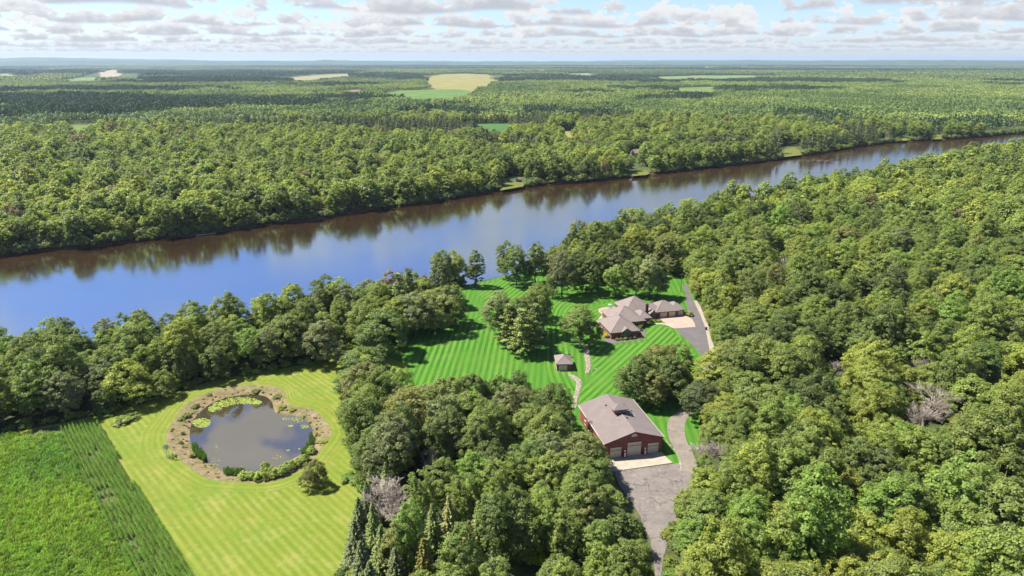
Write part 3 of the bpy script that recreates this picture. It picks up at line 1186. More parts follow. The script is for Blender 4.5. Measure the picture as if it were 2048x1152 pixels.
def house():
    H = thing('brick_house', 'sprawling red brick house with joined tan hip roofs and attached garage', 'house', HO, HA)
    RM, BR = MATS['tan_shingle'], MATS['red_brick']
    blocks = [  # x0 x1 y0 y1 eave pitch
        (0.0, 12.6, 0.3, 15.5, 3.0, 0.62),
        (5.0, 19.2, 10.0, 25.5, 3.0, 0.58),
        (13.8, 27.2, 19.6, 33.0, 3.4, 0.72),
        (17.0, 23.0, 12.6, 21.5, 2.98, 0.60),
        (21.5, 31.5, 19.3, 28.2, 2.9, 0.56),
        (27.3, 38.6, 18.4, 28.8, 2.85, 0.64),
        (34.6, 41.7, 19.1, 28.0, 2.84, 0.60)]
    for n_, (x0, x1, y0, y1, e, p) in enumerate(blocks):
        i = 0.55
        MB().box(x0 + i, x1 - i, y0 + i, y1 - i, 0, e - 0.1 - n_ * 0.004).build('wall', BR, H)
        r = hipped(x0, x1, y0, y1, e, p, RM, H)
        gt = MB()
        gt.box(x0 - 0.1, x1 + 0.1, y0 - 0.1, y0 + 0.02, e - 0.2, e - 0.03)
        gt.box(x0 - 0.1, x0 + 0.02, y0 + 0.03, y1, e - 0.2, e - 0.03)
        gt.build('gutter', MATS['wood'], r)
    # front wing: gabled bay with a four light window
    dm = MB()
    dm.add([(4.6, -0.02, 3.02), (8.8, -0.02, 3.02), (6.7, -0.02, 4.55), (4.6, 3.0, 3.02), (8.8, 3.0, 3.02), (6.7, 3.0, 4.55)],
           [(0, 1, 2), (3, 5, 4), (0, 3, 4, 1), (0, 2, 5, 3), (1, 4, 5, 2)])
    dr_ = dm.build('roof', RM, H)
    MB().add([(4.95, -0.06, 3.06), (8.45, -0.06, 3.06), (6.7, -0.06, 4.32), (4.95, 0.2, 3.06), (8.45, 0.2, 3.06), (6.7, 0.2, 4.32)],
             [(0, 1, 2), (3, 5, 4), (0, 3, 4, 1), (0, 2, 5, 3), (1, 4, 5, 2)]).build('gable', MATS['green_grey'], H)
    window(H, 5.1, 8.3, 1.35, 3.0, 0.84, 4)
    # windows on the left wall of the wing, and entry windows
    ML = Matrix.Translation((0.54, 0, 0)) @ Matrix.Rotation(-math.pi / 2, 4, 'Z')
    for yy in (3.5, 7.5, 11.5):
        window(H, -yy - 0.7, -yy + 0.7, 1.0, 2.3, 0.0, 2, ML)
    window(H, 14.3, 16.2, 0.9, 2.3, 10.54, 2)
    window(H, 18.1, 19.6, 0.5, 2.4, 13.14, 2)
    window(H, 20.6, 22.0, 0.5, 2.4, 13.14, 2)
    # porch columns by the entry
    for x in (17.3, 19.9, 22.6):
        MB().tube((x, 12.9, 0), (x, 12.9, 2.75), 0.13, 0.11, 8).build('column', MATS['white_trim'], H)
    # entry gable
    eg = MB()
    eg.add([(23.6, 16.6, 2.95), (27.2, 16.6, 2.95), (25.4, 16.6, 4.5), (23.6, 22, 2.95), (27.2, 22, 2.95), (25.4, 22, 4.5)],
           [(0, 1, 2), (3, 5, 4), (0, 3, 4, 1), (0, 2, 5, 3), (1, 4, 5, 2)])
    eg.build('roof', RM, H)
    MB().box(24.0, 26.8, 17.0, 20.5, 0, 2.94).build('wall', BR, H)
    d = MB().box(24.7, 26.1, 16.93, 17.02, 0.05, 2.3).build('door', MATS['wood'], H)
    MB().tube((25.95, 16.88, 1.1), (25.95, 16.88, 1.25), 0.03, 0.03, 6).build('handle', MATS['dark_metal'], d)
    # garage doors
    for (x0, x1, y) in ((29.6, 32.7, 18.93), (33.6, 36.6, 18.93), (37.6, 40.6, 19.63)):
        overhead_door(H, x0, x1, y, 2.3, 4, False)
    MB().box(27.9, 29.0, 18.9, 18.96, 0, 2.5).build('corner_trim', MATS['red_siding'], H)
    # chimney and vents
    ch = MB().box(22.8, 23.9, 18.8, 19.6, 3.5, 6.5).box(22.7, 24.0, 18.7, 19.7, 6.5, 6.7).build('chimney', MATS['dark_brick'], H)
    MB().tube((23.35, 19.2, 6.7), (23.35, 19.2, 7.1), 0.22, 0.18, 8).build('flue', MATS['dark_metal'], ch)
    for (x, y, z) in ((4.2, 10.5, 5.6), (7.2, 13.0, 6.4), (17.5, 25.0, 6.2), (33.0, 25.8, 4.9)):
        MB().tube((x, y, z - 0.5), (x, y, z + 0.5), 0.10, 0.10, 6).build('roof_vent', MATS['pipe_white'], H)
    return H


plain('green_grey', (0.13, 0.14, 0.11), (0.10, 0.11, 0.09), 2.0, 0.8)
plain('dark_brick', (0.09, 0.05, 0.045), (0.06, 0.035, 0.033), 4.0, 0.9)
house()


def shed():
    a = R(2)
    S = thing('small_shed', 'small square brick shed with pyramid hip roof on the striped lawn', 'shed', (15.6, 221.2, 0), a)
    MB().box(0.4, 5.7, 0.4, 7.4, 0, 2.55).build('wall', MATS['red_brick'], S)
    hipped(0, 6.1, 0, 7.8, 2.7, 0.62, MATS['tan_shingle'], S)
    overhead_door(S, 1.05, 4.1, 0.36, 2.15, 4, False)
    MB().box(0.3, 0.4, 0.4, 7.4, 0, 0.4).build('base_trim', MATS['concrete'], S)


shed()

# house surroundings ------------------------------------------------
hp = lambda pts: [hl(*q)[:2] for q in pts]
pv = sheet('paved_court', hp([(27.6, 18.9), (28.9, 14.5), (29.2, 9.0), (29.8, 6.0), (39.4, 5.6), (41.0, 9.5), (42.2, 14.3), (41.4, 19.4)]), 0.11, MATS['pink_pavers'])
tag(pv, 'pinkish paved court before the garage doors')
wk = ribbon('path', smooth_open(hp([(22.0, 13.6), (25, 13.0), (28.0, 12.9), (30.5, 10.5), (31.0, 8)]), 2), smooth_open(hp([(22.0, 12.2), (25, 11.6), (27.0, 11.4), (28.9, 9.5), (29.4, 7)]), 2), 0.125, MATS['concrete'], 1)
tag(wk, 'pale concrete walk from the court to the house entry')
pt = sheet('patio', smooth_closed(hp([(17.0, 36.0), (12, 36.5), (8, 35.5), (6.5, 33), (6.2, 30), (6.8, 27), (9, 25), (13, 24.5), (17, 27)]), 2), 0.10, MATS['pink_pavers'])
tag(pt, 'curved pale paved patio on the river side of the house')
w2 = ribbon('path', smooth_open(hp([(7.5, 26.5), (3, 20), (-1.2, 15.5), (-5, 13)]), 2), smooth_open(hp([(6.2, 27.5), (1.8, 21.2), (-2.0, 17), (-5, 15)]), 2), 0.09, MATS['concrete'], 1)
tag(w2, 'pale concrete walk running round the left of the house')
mb_ = sheet('planting_bed', smooth_closed(hp([(-2.2, -0.6), (-2.6, -2.6), (0, -3.6), (6, -2.6), (12, -2.0), (15.5, 0.5), (16.2, 4.5), (18.5, 8.0), (16.5, 10), (13, 6), (12.4, 0.9), (0.6, 0.9), (0.2, 12), (-1.6, 12)]), 1), 0.095, MATS['mulch'])
tag(mb_, 'gravel and mulch bed along the front of the house')
mb2 = sheet('planting_bed', smooth_closed(hp([(23, 14.5), (28, 14.2), (27.5, 17.5), (23.5, 17)]), 1), 0.095, MATS['straw_grass'])
tag(mb2, 'small green bed between entry and paved court')


def stones(name, count, sampler, mat, label, smin, smax, seed, z=0.0):
    """loose stones, too many to count: one mesh"""
    rr = random.Random(seed)
    mb = MB()
    ico = [(0, 0, 1), (.9, 0, .35), (.28, .86, .4), (-.72, .52, .3), (-.72, -.52, .38), (.28, -.86, .33), (.72, .5, -.4), (-.3, .85, -.4), (-.9, 0, -.4), (-.3, -.85, -.4), (.7, -.5, -.4)]
    fi = [(0, 1, 2), (0, 2, 3), (0, 3, 4), (0, 4, 5), (0, 5, 1), (1, 6, 2), (2, 6, 7), (2, 7, 3), (3, 7, 8), (3, 8, 4), (4, 8, 9), (4, 9, 5), (5, 9, 10), (5, 10, 1), (1, 10, 6)]
    for _ in range(count):
        x, y, zz = sampler(rr)
        s = rr.uniform(smin, smax)
        a = rr.uniform(0, 6.28)
        sx, sy, sz = s * rr.uniform(.7, 1.3), s * rr.uniform(.6, 1.1), s * rr.uniform(.4, .8)
        ca, sa = math.cos(a), math.sin(a)
        mb.add([(x + (p[0] * sx * ca - p[1] * sy * sa) * rr.uniform(.85, 1.15), y + (p[0] * sx * sa + p[1] * sy * ca), zz + z + p[2] * sz) for p in ico], fi)
    o = mb.build(name, mat)
    tag(o, label, None, None, 'stuff')
    return o


def along(L, Rr):
    def f(rr):
        t = rr.random() * (len(L) - 1.001)
        i = int(t)
        u = t - i
        w = rr.uniform(0.05, 0.95)
        ax = L[i][0] * (1 - u) + L[i + 1][0] * u
        ay = L[i][1] * (1 - u) + L[i + 1][1] * u
        bx = Rr[i][0] * (1 - u) + Rr[i + 1][0] * u
        by = Rr[i][1] * (1 - u) + Rr[i + 1][1] * u
        return ax * (1 - w) + bx * w, ay * (1 - w) + by * w, 0.1
    return f


c1l = smooth_open(gp([s96(*p) for p in [(790, 90), (740, 150), (745, 260), (775, 380), (790, 480), (785, 600), (790, 640)]]), 2)
c1r = smooth_open(gp([s96(*p) for p in [(815, 90), (835, 160), (850, 270), (870, 380), (880, 480), (865, 590), (830, 640)]]), 2)
c2l = smooth_open(gp([s96(*p) for p in [(440, 660), (500, 730), (590, 790), (610, 850), (590, 950), (565, 1060), (545, 1160), (520, 1300)]]), 2)
c2r = smooth_open(gp([s96(*p) for p in [(490, 655), (590, 700), (700, 770), (705, 850), (680, 950), (650, 1060), (620, 1160), (600, 1300)]]), 2)
for L_, R_, lab, lab2, sd in ((c1l, c1r, 'bed of the dry stone creek right of the small shed', 'pale stones of the dry creek right of the small shed', 11),
                              (c2l, c2r, 'bed of the dry creek running down to the workshop', 'pale stones of the dry creek running down to the workshop', 12)):
    o = ribbon('creek_bed', L_, R_, 0.08, MATS['gravel'], 1)
    tag(o, lab)
    stones('creek_stones', 520, along(L_, R_), MATS['stone'], lab2, 0.12, 0.42, sd)
edge_l = smooth_open(gp([(1330, 884), (1345, 896), (1354, 908), (1360, 925), (1361, 942)]), 2)
edge_r = smooth_open(gp([(1333, 883), (1347, 894), (1356, 907), (1363, 925), (1364, 943)]), 2)
stones('edging_stones', 110, along(edge_l, edge_r), MATS['stone'], 'row of white edging stones between lane and workshop grass', 0.16, 0.30, 13)
bz = gp([(1197, 734), (1204, 739)])
stones('lawn_boulders', 5, lambda rr: (g(1190 + rr.uniform(0, 12), 737 + rr.uniform(-2, 3)).x, g(1196, 737 + rr.uniform(-3, 3)).y, 0.1), MATS['stone'], 'few pale boulders on the striped lawn beside the creek', 0.25, 0.5, 14)


def pond_sampler(t0, t1):
    def f(rr):
        i = rr.randrange(NA)
        a, ro, ri = pond_ang[i]
        a += rr.uniform(-.02, .02)
        t = rr.uniform(t0, t1)
        zz = 0.03 - 0.75 * t
        rad = ro + (ri - ro) * t
        return cx + math.cos(a) * rad, cyy + math.sin(a) * rad, zz
    return f


stones('pond_stones', 2000, pond_sampler(0.0, 0.42), MATS['gravel'], 'grey stones ringing the outer edge of the pond bank', 0.07, 0.21, 15)
stones('pond_stones', 500, pond_sampler(0.4, 0.95), MATS['stone'], 'scattered paler stones low on the pond bank', 0.08, 0.20, 16)

# ------------------------------------------------------------------ small things
def windmill():
    p = g(337, 917)
    t = thing('garden_windmill', 'ornamental steel garden windmill standing at the pond\'s stony edge', 'windmill', p, R(20))
    for a in (45, 135, 225, 315):
        c, s = math.cos(R(a)), math.sin(R(a))
        MB().tube((0.75 * c, 0.75 * s, 0), (0.07 * c, 0.07 * s, 3.6), 0.04, 0.03, 5).build('leg', MATS['steel'], t)
    for z in (0.9, 1.8, 2.7):
        r_ = 0.75 - 0.68 * z / 3.6
        q = [Vector((r_ * math.cos(R(a)), r_ * math.sin(R(a)), z)) for a in (45, 135, 225, 315)]
        br = MB()
        for i in range(4):
            br.tube(q[i], q[(i + 1) % 4], 0.02, 0.02, 4)
        br.build('brace', MATS['steel'], t)
    hub = MB().tube((0, -0.35, 3.8), (0, 0.2, 3.8), 0.09, 0.09, 8).build('hub', MATS['dark_metal'], t)
    for i in range(12):
        a = 2 * math.pi * i / 12
        M = Matrix.Translation((0, -0.32, 3.8)) @ Matrix.Rotation(a, 4, 'Y') @ Matrix.Rotation(R(24), 4, 'Z')
        MB().box(-0.11, 0.11, -0.01, 0.01, 0.18, 0.85, M).build('blade', MATS['steel'], hub)
    MB().box(-0.015, 0.015, 0.2, 1.1, 3.77, 3.83).build('tail_boom', MATS['steel'], t)
    MB().add([(0.02, 0.85, 3.55), (0.02, 1.5, 3.45), (0.02, 1.5, 4.15), (0.02, 0.85, 4.05), (-0.02, 0.85, 3.55), (-0.02, 1.5, 3.45), (-0.02, 1.5, 4.15), (-0.02, 0.85, 4.05)],
             [(0, 1, 2, 3), (7, 6, 5, 4), (0, 4, 5, 1), (1, 5, 6, 2), (2, 6, 7, 3), (3, 7, 4, 0)]).build('tail_fin', MATS['steel'], t)


windmill()


def patio_things():
    x, y, z = hl(8.7, 31.0, 0.10)
    t = thing('fire_pit', 'dark round fire pit on the curved patio', 'fire pit', (x, y, z))
    MB().lathe([(0.95, 0), (1.0, 0.35), (0.8, 0.37), (0.75, 0.12), (0.1, 0.1)], 14).build('ring', MATS['dark_brick'], t)
    MB().tube((-.4, -.2, 0.16), (.4, .2, 0.24), 0.09, 0.08, 6).build('log', MATS['wood'], t)
    x, y, z = hl(12.6, 33.9, 0.10)
    t = thing('patio_umbrella', 'pale green patio umbrella on a pole by the round table', 'umbrella', (x, y, z))
    MB().tube((0, 0, 0), (0, 0, 2.5), 0.035, 0.03, 6).build('pole', MATS['steel'], t)
    c = MB()
    ring = [(1.25 * math.cos(R(a)), 1.25 * math.sin(R(a)), 2.0) for a in range(0, 360, 45)]
    low = [(1.25 * math.cos(R(a)), 1.25 * math.sin(R(a)), 1.86) for a in range(0, 360, 45)]
    c.add([(0, 0, 2.62)] + ring + low, [(0, i + 1, (i + 1) % 8 + 1) for i in range(8)] + [(i + 1, i + 9, (i + 1) % 8 + 9, (i + 1) % 8 + 1) for i in range(8)])
    c.build('canopy', MATS['green_cloth'], t)
    MB().lathe([(0.3, 0), (0.3, 0.06), (0.08, 0.12)], 10).build('base', MATS['dark_metal'], t)
    x, y, z = hl(12.9, 33.2, 0.10)
    t = thing('patio_table', 'round dark patio table under the pale umbrella', 'table', (x, y, z))
    MB().lathe([(0.6, 0), (0.62, 0.04), (0.6, 0.06)], 14, (0, 0, 0.68)).build('table_top', MATS['dark_metal'], t)
    for a in (0, 90, 180, 270):
        MB().tube((0.45 * math.cos(R(a)), 0.45 * math.sin(R(a)), 0), (0.3 * math.cos(R(a)), 0.3 * math.sin(R(a)), 0.69), 0.025, 0.025, 5).build('leg', MATS['dark_metal'], t)
    for k_, (ax, lab) in enumerate(((200, 'dark patio chair on the river side of the round table'), (330, 'dark patio chair on the house side of the round table'))):
        x, y, z = hl(12.9 + 1.2 * math.cos(R(ax)), 33.2 + 1.2 * math.sin(R(ax)), 0.10)
        t = thing('patio_chair', lab, 'chair', (x, y, z), HA + R(ax + 90), 'chairs on the patio')
        MB().box(-.25, .25, -.25, .25, .40, .46).build('seat', MATS['dark_metal'], t)
        MB().box(-.25, .25, -.28, -.23, .47, .95).build('backrest', MATS['dark_metal'], t)
        for sx in (-.22, .22):
            for sy in (-.22, .22):
                MB().tube((sx, sy, 0), (sx, sy, .4), .02, .02, 5).build('leg', MATS['dark_metal'], t)
    x, y, z = hl(15.4, 33.0, 0.10)
    t = thing('grill', 'tall dark grill standing near the house corner on the patio', 'grill', (x, y, z), HA)
    MB().box(-.55, .55, -.3, .3, 0.1, .85).build('cabinet', MATS['wood'], t)
    MB().lathe([(.1, 0), (.3, .05), (.3, .3), (.2, .45), (.05, .5)], 10, (0, 0, .85)).build('lid', MATS['dark_metal'], t)


patio_things()


def posts():
    p = g(1361, 584)
    t = thing('utility_pole', 'slim wooden utility pole at the lawn corner by the upper drive', 'pole', p)
    MB().tube((0, 0, 0), (0, 0, 9.5), 0.16, 0.11, 8).build('shaft', MATS['wood'], t)
    MB().box(-0.9, 0.9, -0.07, 0.07, 8.7, 8.85).build('crossarm', MATS['wood'], t)
    for x in (-.8, 0, .8):
        MB().tube((x, 0, 8.85), (x, 0, 9.05), .05, .04, 6).build('insulator', MATS['pipe_white'], t)
    p = g(1159, 694)
    t = thing('lawn_post', 'white square post on the lawn under the large oak', 'post', p)
    MB().box(-.22, .22, -.22, .22, 0, 2.3).build('shaft', MATS['white_trim'], t)
    MB().add([(-.3, -.3, 2.3), (.3, -.3, 2.3), (.3, .3, 2.3), (-.3, .3, 2.3), (0, 0, 2.6)], [(3, 2, 1, 0), (0, 1, 4), (1, 2, 4), (2, 3, 4), (3, 0, 4)]).build('cap', MATS['white_trim'], t)
    p = g(1412, 660)
    t = thing('trash_bin', 'small dark bin standing on the pale gravel verge', 'bin', p)
    MB().add([(-.3, -.3, 0.06), (.3, -.3, 0.06), (.3, .3, 0.06), (-.3, .3, 0.06), (-.4, -.4, 1.05), (.4, -.4, 1.05), (.4, .4, 1.05), (-.4, .4, 1.05)],
             [(3, 2, 1, 0), (4, 5, 6, 7), (0, 1, 5, 4), (1, 2, 6, 5), (2, 3, 7, 6), (3, 0, 4, 7)]).build('body', MATS['dark_metal'], t)
    MB().box(-.43, .43, -.43, .43, 1.05, 1.18).build('lid', MATS['dark_metal'], t)
    for s in (-.3, .3):
        MB().tube((s - .04, .33, .1), (s + .04, .33, .1), .1, .1, 8).build('wheel', MATS['dark_metal'], t)


posts()


# ------------------------------------------------------------------ buildings and things across the river
def far_house(px, py, w, d, h, rz, wall, roof, name, label, cat='house', pitch=0.75, z=0.0, chimney=False):
    p = g(px, py, z)
    t = thing(name, label, cat, (p.x, p.y, 0), rz)
    rzh = h + w / 2 * pitch
    mb = MB()
    mb.add([(0.3, 0.3, 0), (w - .3, 0.3, 0), (w - .3, .3, h), (w / 2, .3, rzh - .35), (.3, .3, h), (0.3, d - .3, 0), (w - .3, d - .3, 0), (w - .3, d - .3, h), (w / 2, d - .3, rzh - .35), (.3, d - .3, h)],
           [(0, 1, 2, 3, 4), (5, 9, 8, 7, 6), (0, 4, 9, 5), (1, 6, 7, 2), (2, 7, 8, 3), (3, 8, 9, 4)])
    mb.build('wall', MATS[wall], t)
    r = MB()
    hip(r, 0, w, 0, d, h, pitch, 0.2, True)
    ro = r.build('roof', MATS[roof], t)
    if chimney:
        MB().box(w * .3, w * .3 + .9, d * .4, d * .4 + .9, h, rzh + 1.0).build('chimney', MATS['dark_brick'], ro)
    nw = max(1, int(w / 4))
    for i in range(nw):
        x = (i + .5) * w / nw
        window(t, x - .6, x + .6, 1.0, 2.3, .3, 2)
    return t


far_house(1260, 303, 10, 14, 5.0, R(-62), 'stone', 'brown_shingle', 'river_cabin', 'tan roofed house half hidden in trees across the river', 'house', 0.8, 6, True)
far_house(1031, 364, 4.2, 5.5, 2.2, R(-20), 'red_siding', 'brown_shingle', 'boat_shed', 'tiny red shed on the grassy landing across the river', 'shed', 0.6)
far_house(733, 262, 8, 26, 3.6, R(80), 'white_paint', 'white_trim', 'pole_barn', 'long pale metal roofed barn among the far woods', 'barn', 0.35, 8)


def dock(px, py, L, w, rz, label, mat='concrete'):
    p = g(px, py, WATER_Z + .5)
    t = thing('boat_dock', label, 'dock', (p.x, p.y, WATER_Z + .45), rz)
    n_ = int(L / .8)
    for i in range(n_):
        MB().box(-w / 2, w / 2, -i * .8 - .76, -i * .8, 0, .09).build('plank', MATS[mat], t)
    for i in (0, n_ // 2, n_ - 1):
        for s in (-1, 1):
            MB().tube((s * (w / 2 + .06), -i * .8 - .4, -1.6), (s * (w / 2 + .06), -i * .8 - .4, .5), .08, .08, 6).build('post', MATS['wood'], t)


dock(1290, 345, 8, 2.0, R(-40), 'short pale dock at the grassy landing below the tan roofed house')
dock(1802, 276, 14, 3.0, R(-60), 'long pale dock on the far bank, left of the two upstream')
dock(1868, 271, 12, 6.0, R(-50), 'broad white boat lift dock on the far bank upstream', 'white_paint')
# sandy landings
for (pts, lab) in (([(1000, 381), (1012, 366), (1040, 360), (1050, 368), (1046, 373)], 'grassy landing round the tiny red shed'),
                   ([(1262, 352), (1268, 343), (1292, 340), (1300, 347), (1292, 350)], 'grassy landing below the tan roofed house'),
                   ([(1562, 315), (1564, 300), (1588, 294), (1604, 304), (1603, 310)], 'bright reedy point on the far bank'),
                   ([(1797, 282), (1800, 273), (1810, 272), (1816, 281)], 'small clearing at the long dock'),
                   ([(1862, 279), (1865, 270), (1880, 269), (1884, 278)], 'small clearing at the boat lift')):
    o = sheet('landing', rough(gp(pts), 0.4, 3), 0.06, MATS['straw_grass'])
    tag(o, lab)
# driftwood snag in the river
p = g(1628, 323, WATER_Z)
t = thing('driftwood_snag', 'dark tangled driftwood snag lying in the shallow river', 'driftwood', (p.x, p.y, WATER_Z))
rr = random.Random(5)
for i in range(16):
    x, y = rr.uniform(-11, 11), rr.uniform(-5, 5)
    a = rr.uniform(-.6, .6)
    L = rr.uniform(4, 9)
    MB().tube((x, y, -.2), (x + L * math.cos(a), y + L * math.sin(a), rr.uniform(.6, 2.2)), .75, .3, 6).build('log', MATS['bark'], t)
p = g(1672, 320, WATER_Z)
t = thing('river_log', 'single short dark log lying in the river beside the snag', 'log', (p.x, p.y, WATER_Z))
MB().tube((-5, 0, -.1), (4, 1, .5), .5, .3, 7).build('trunk', MATS['bark'], t)
MB().tube((0, .4, .2), (2, 2, 1.1), .2, .08, 6).build('branch', MATS['bark'], t)
p = g(412, 470, WATER_Z)
t = thing('fallen_log', 'pale fallen log lying along the far river bank', 'log', (p.x, p.y, WATER_Z + .3), R(20))
MB().tube((-6, 0, 0), (6, 0, .4), .4, .25, 7).build('trunk', MATS['dead_wood'], t)
MB().tube((2, 0, .2), (4, -2, 1.4), .15, .06, 6).build('branch', MATS['dead_wood'], t)
# ------------------------------------------------------------------ foliage meshes
leaf_mat('leaf')
leaf_mat('needle', 0.10, 0.15)
leaf_mat('far_leaf', 0.15, 0.1)


def unit(a):
    return a / (np.linalg.norm(a, axis=1, keepdims=True) + 1e-9)


def cards(C, Nn, size, vary, rng, aspect=0.62, name='crown', axis=None):
    """leaf sprays: one folded rhombus each"""
    n = len(C)
    r = unit(rng.normal(size=(n, 3)))
    t1 = unit(np.cross(Nn, r)) if axis is None else unit(axis - Nn * np.sum(axis * Nn, 1, keepdims=True))
    t2 = np.cross(Nn, t1)
    s = size[:, None]
    V = np.empty((n, 4, 3))
    V[:, 0] = C - t1 * s * 0.5
    V[:, 1] = C - t2 * s * aspect * 0.5 + Nn * s * 0.10
    V[:, 2] = C + t1 * s * 0.5
    V[:, 3] = C + t2 * s * aspect * 0.5 + Nn * s * 0.10
    return V.reshape(-1, 3), np.repeat(vary, 4)


def mesh_from(V, vary, name, mat, extra=None):
    nq = len(V) // 4
    me = bpy.data.meshes.new(name)
    me.vertices.add(len(V))
    me.vertices.foreach_set('co', V.astype(np.float32).ravel())
    me.loops.add(nq * 4)
    me.loops.foreach_set('vertex_index', np.arange(nq * 4, dtype=np.int32))
    me.polygons.add(nq)
    me.polygons.foreach_set('loop_start', np.arange(0, nq * 4, 4, dtype=np.int32))
    a = me.attributes.new('vary', 'FLOAT', 'POINT')
    a.data.foreach_set('value', vary.astype(np.float32))
    me.update(calc_edges=True)
    me.materials.append(mat)
    return me


def crown_points(rng, Rr, z0, z1, lobes, nclump, per, rc, top_heavy=0.5, spiky=0.0, airy=0.0):
    """points and outward normals of leaf sprays gathered in clumps on uneven lobes"""
    H = z1 - z0
    zc = z0 + H * 0.42
    L = []
    for i in range(lobes):
        a = 2 * math.pi * (i + rng.uniform(-.3, .3)) / lobes * (1.0 if i % 2 else 1.0) + (i % 3)
        f = rng.uniform(0.30, 0.62)
        zz = zc + H * rng.uniform(-0.24, 0.24)
        L.append((math.cos(a) * Rr * f, math.sin(a) * Rr * f, zz, Rr * rng.uniform(0.36, 0.52), H * rng.uniform(0.22, 0.32)))
    L.append((rng.uniform(-.1, .1) * Rr, rng.uniform(-.1, .1) * Rr, z1 - H * 0.30, Rr * 0.5, H * 0.30))
    L = np.array(L)
    C, N, VV, AX = [], [], [], []
    tries = 0
    made = 0
    while made < nclump and tries < nclump * 20:
        tries += 1
        l = L[rng.integers(len(L))]
        d = rng.normal(size=3)
        d /= np.linalg.norm(d)
        if d[2] < -0.55:
            continue
        if d[2] < 0.0 and rng.random() < top_heavy:
            continue
        rad = rng.uniform(0.82, 1.12)
        p = l[:3] + d * np.array([l[3], l[3], l[4]]) * rad
        if p[2] < z0:
            continue
        q = (p - L[:, :3]) / np.stack([L[:, 3], L[:, 3], L[:, 4]], 1)
        if (np.linalg.norm(q, axis=1) < 0.72).any():
            continue
        made += 1
        out = np.array([p[0], p[1], (p[2] - zc) * 1.0]) / Rr
        out /= (np.linalg.norm(out) + 1e-6)
        dd = d * 0.55 + out * 0.45
        dd /= np.linalg.norm(dd)
        r_ = rc * rng.uniform(0.7, 1.35)
        e = unit(rng.normal(size=(per, 3)))
        e[:, 2] = np.abs(e[:, 2]) * 0.9 - 0.18
        rr_ = r_ * rng.uniform(0.35, 1.0, size=(per, 1)) ** 0.6
        pos = e * rr_
        if spiky:
            al = pos @ dd
            pos = pos + np.outer(np.abs(al) * spiky + rng.uniform(0, spiky * r_, per), dd)
        C.append(p + pos)
        nn = e * 0.8 + dd * 0.55 + np.array([0, 0, 0.35]) + rng.normal(size=(per, 3)) * 0.45
        N.append(unit(nn))
        v = np.clip(rng.normal(0.45, 0.16) + rng.normal(0, 0.12, per), 0, 1)
        VV.append(v)
        AX.append(unit(e * 0.6 + dd + rng.normal(size=(per, 3)) * 0.5))
    return np.concatenate(C), np.concatenate(N), np.concatenate(VV), np.concatenate(AX)


def trunk_mesh(rng, h, r, z1, spread, name, nb=5, lean=0.04):
    mb = MB()
    p = Vector((0, 0, -0.3))
    segs = 5
    pts = [p]
    for i in range(segs):
        p = p + Vector((rng.uniform(-lean, lean) * h / segs * 3, rng.uniform(-lean, lean) * h / segs * 3, (h + .3) / segs))
        pts.append(p)
    for i in range(segs):
        mb.tube(pts[i], pts[i + 1], r * (1 - .13 * i) * (1.35 if i == 0 else 1), r * (1 - .13 * (i + 1)), 7, False)
    for b in range(nb):
        a = 2 * math.pi * b / nb + rng.uniform(-.4, .4)
        s = pts[3 + b % 3] if 3 + b % 3 < len(pts) else pts[-1]
        m = s + Vector((math.cos(a), math.sin(a), rng.uniform(.7, 1.2))) * spread * .38
        e = m + Vector((math.cos(a), math.sin(a), rng.uniform(.4, .9))) * spread * .3
        mb.tube(s, m, r * .5, r * .3, 5, False)
        mb.tube(m, e, r * .3, r * .1, 5, False)
    return mb.mesh(name)


def make_tree(seed, kind, lod=0):
    """returns crown mesh, trunk mesh, nominal crown radius, nominal height"""
    rng = np.random.default_rng(seed)
    if kind == 'oak':
        Rr, z0, z1, lobes, ncl, per, rc, th, sp = 6.5, 1.8, 16.5, 10, 280, 68, 0.98, .35, 0.1
    elif kind == 'maple':
        Rr, z0, z1, lobes, ncl, per, rc, th, sp = 5.2, 1.8, 17.0, 9, 250, 66, 0.80, .4, 0.55
    elif kind == 'ash':
        Rr, z0, z1, lobes, ncl, per, rc, th, sp = 4.6, 2.5, 19.0, 8, 225, 62, 0.82, .35, 0.25
    elif kind == 'willow':
        Rr, z0, z1, lobes, ncl, per, rc, th, sp = 6.0, 1.2, 13.5, 8, 220, 54, 0.95, .25, 0.2
    if lod == 0:
        size = 0.40
    else:
        ncl, per, size, rc = int(ncl * .45), 18, 1.05, rc * 1.4
    C, N, VV, AX = crown_points(rng, Rr, z0, z1, lobes, ncl, per, rc, th, sp)
    n = len(C)
    sz = size * rng.uniform(.5, 1.5, n)
    V, vv = cards(C, N, sz, VV, rng, 0.6, axis=AX if sp else None)
    crown = mesh_from(V, vv, kind + '_crown', MATS['leaf'])
    tr = trunk_mesh(rng, z0 + (z1 - z0) * .55, 0.30, z1, Rr, 'trunk')
    tr.materials.append(MATS['bark'])
    return crown, tr, Rr, z1


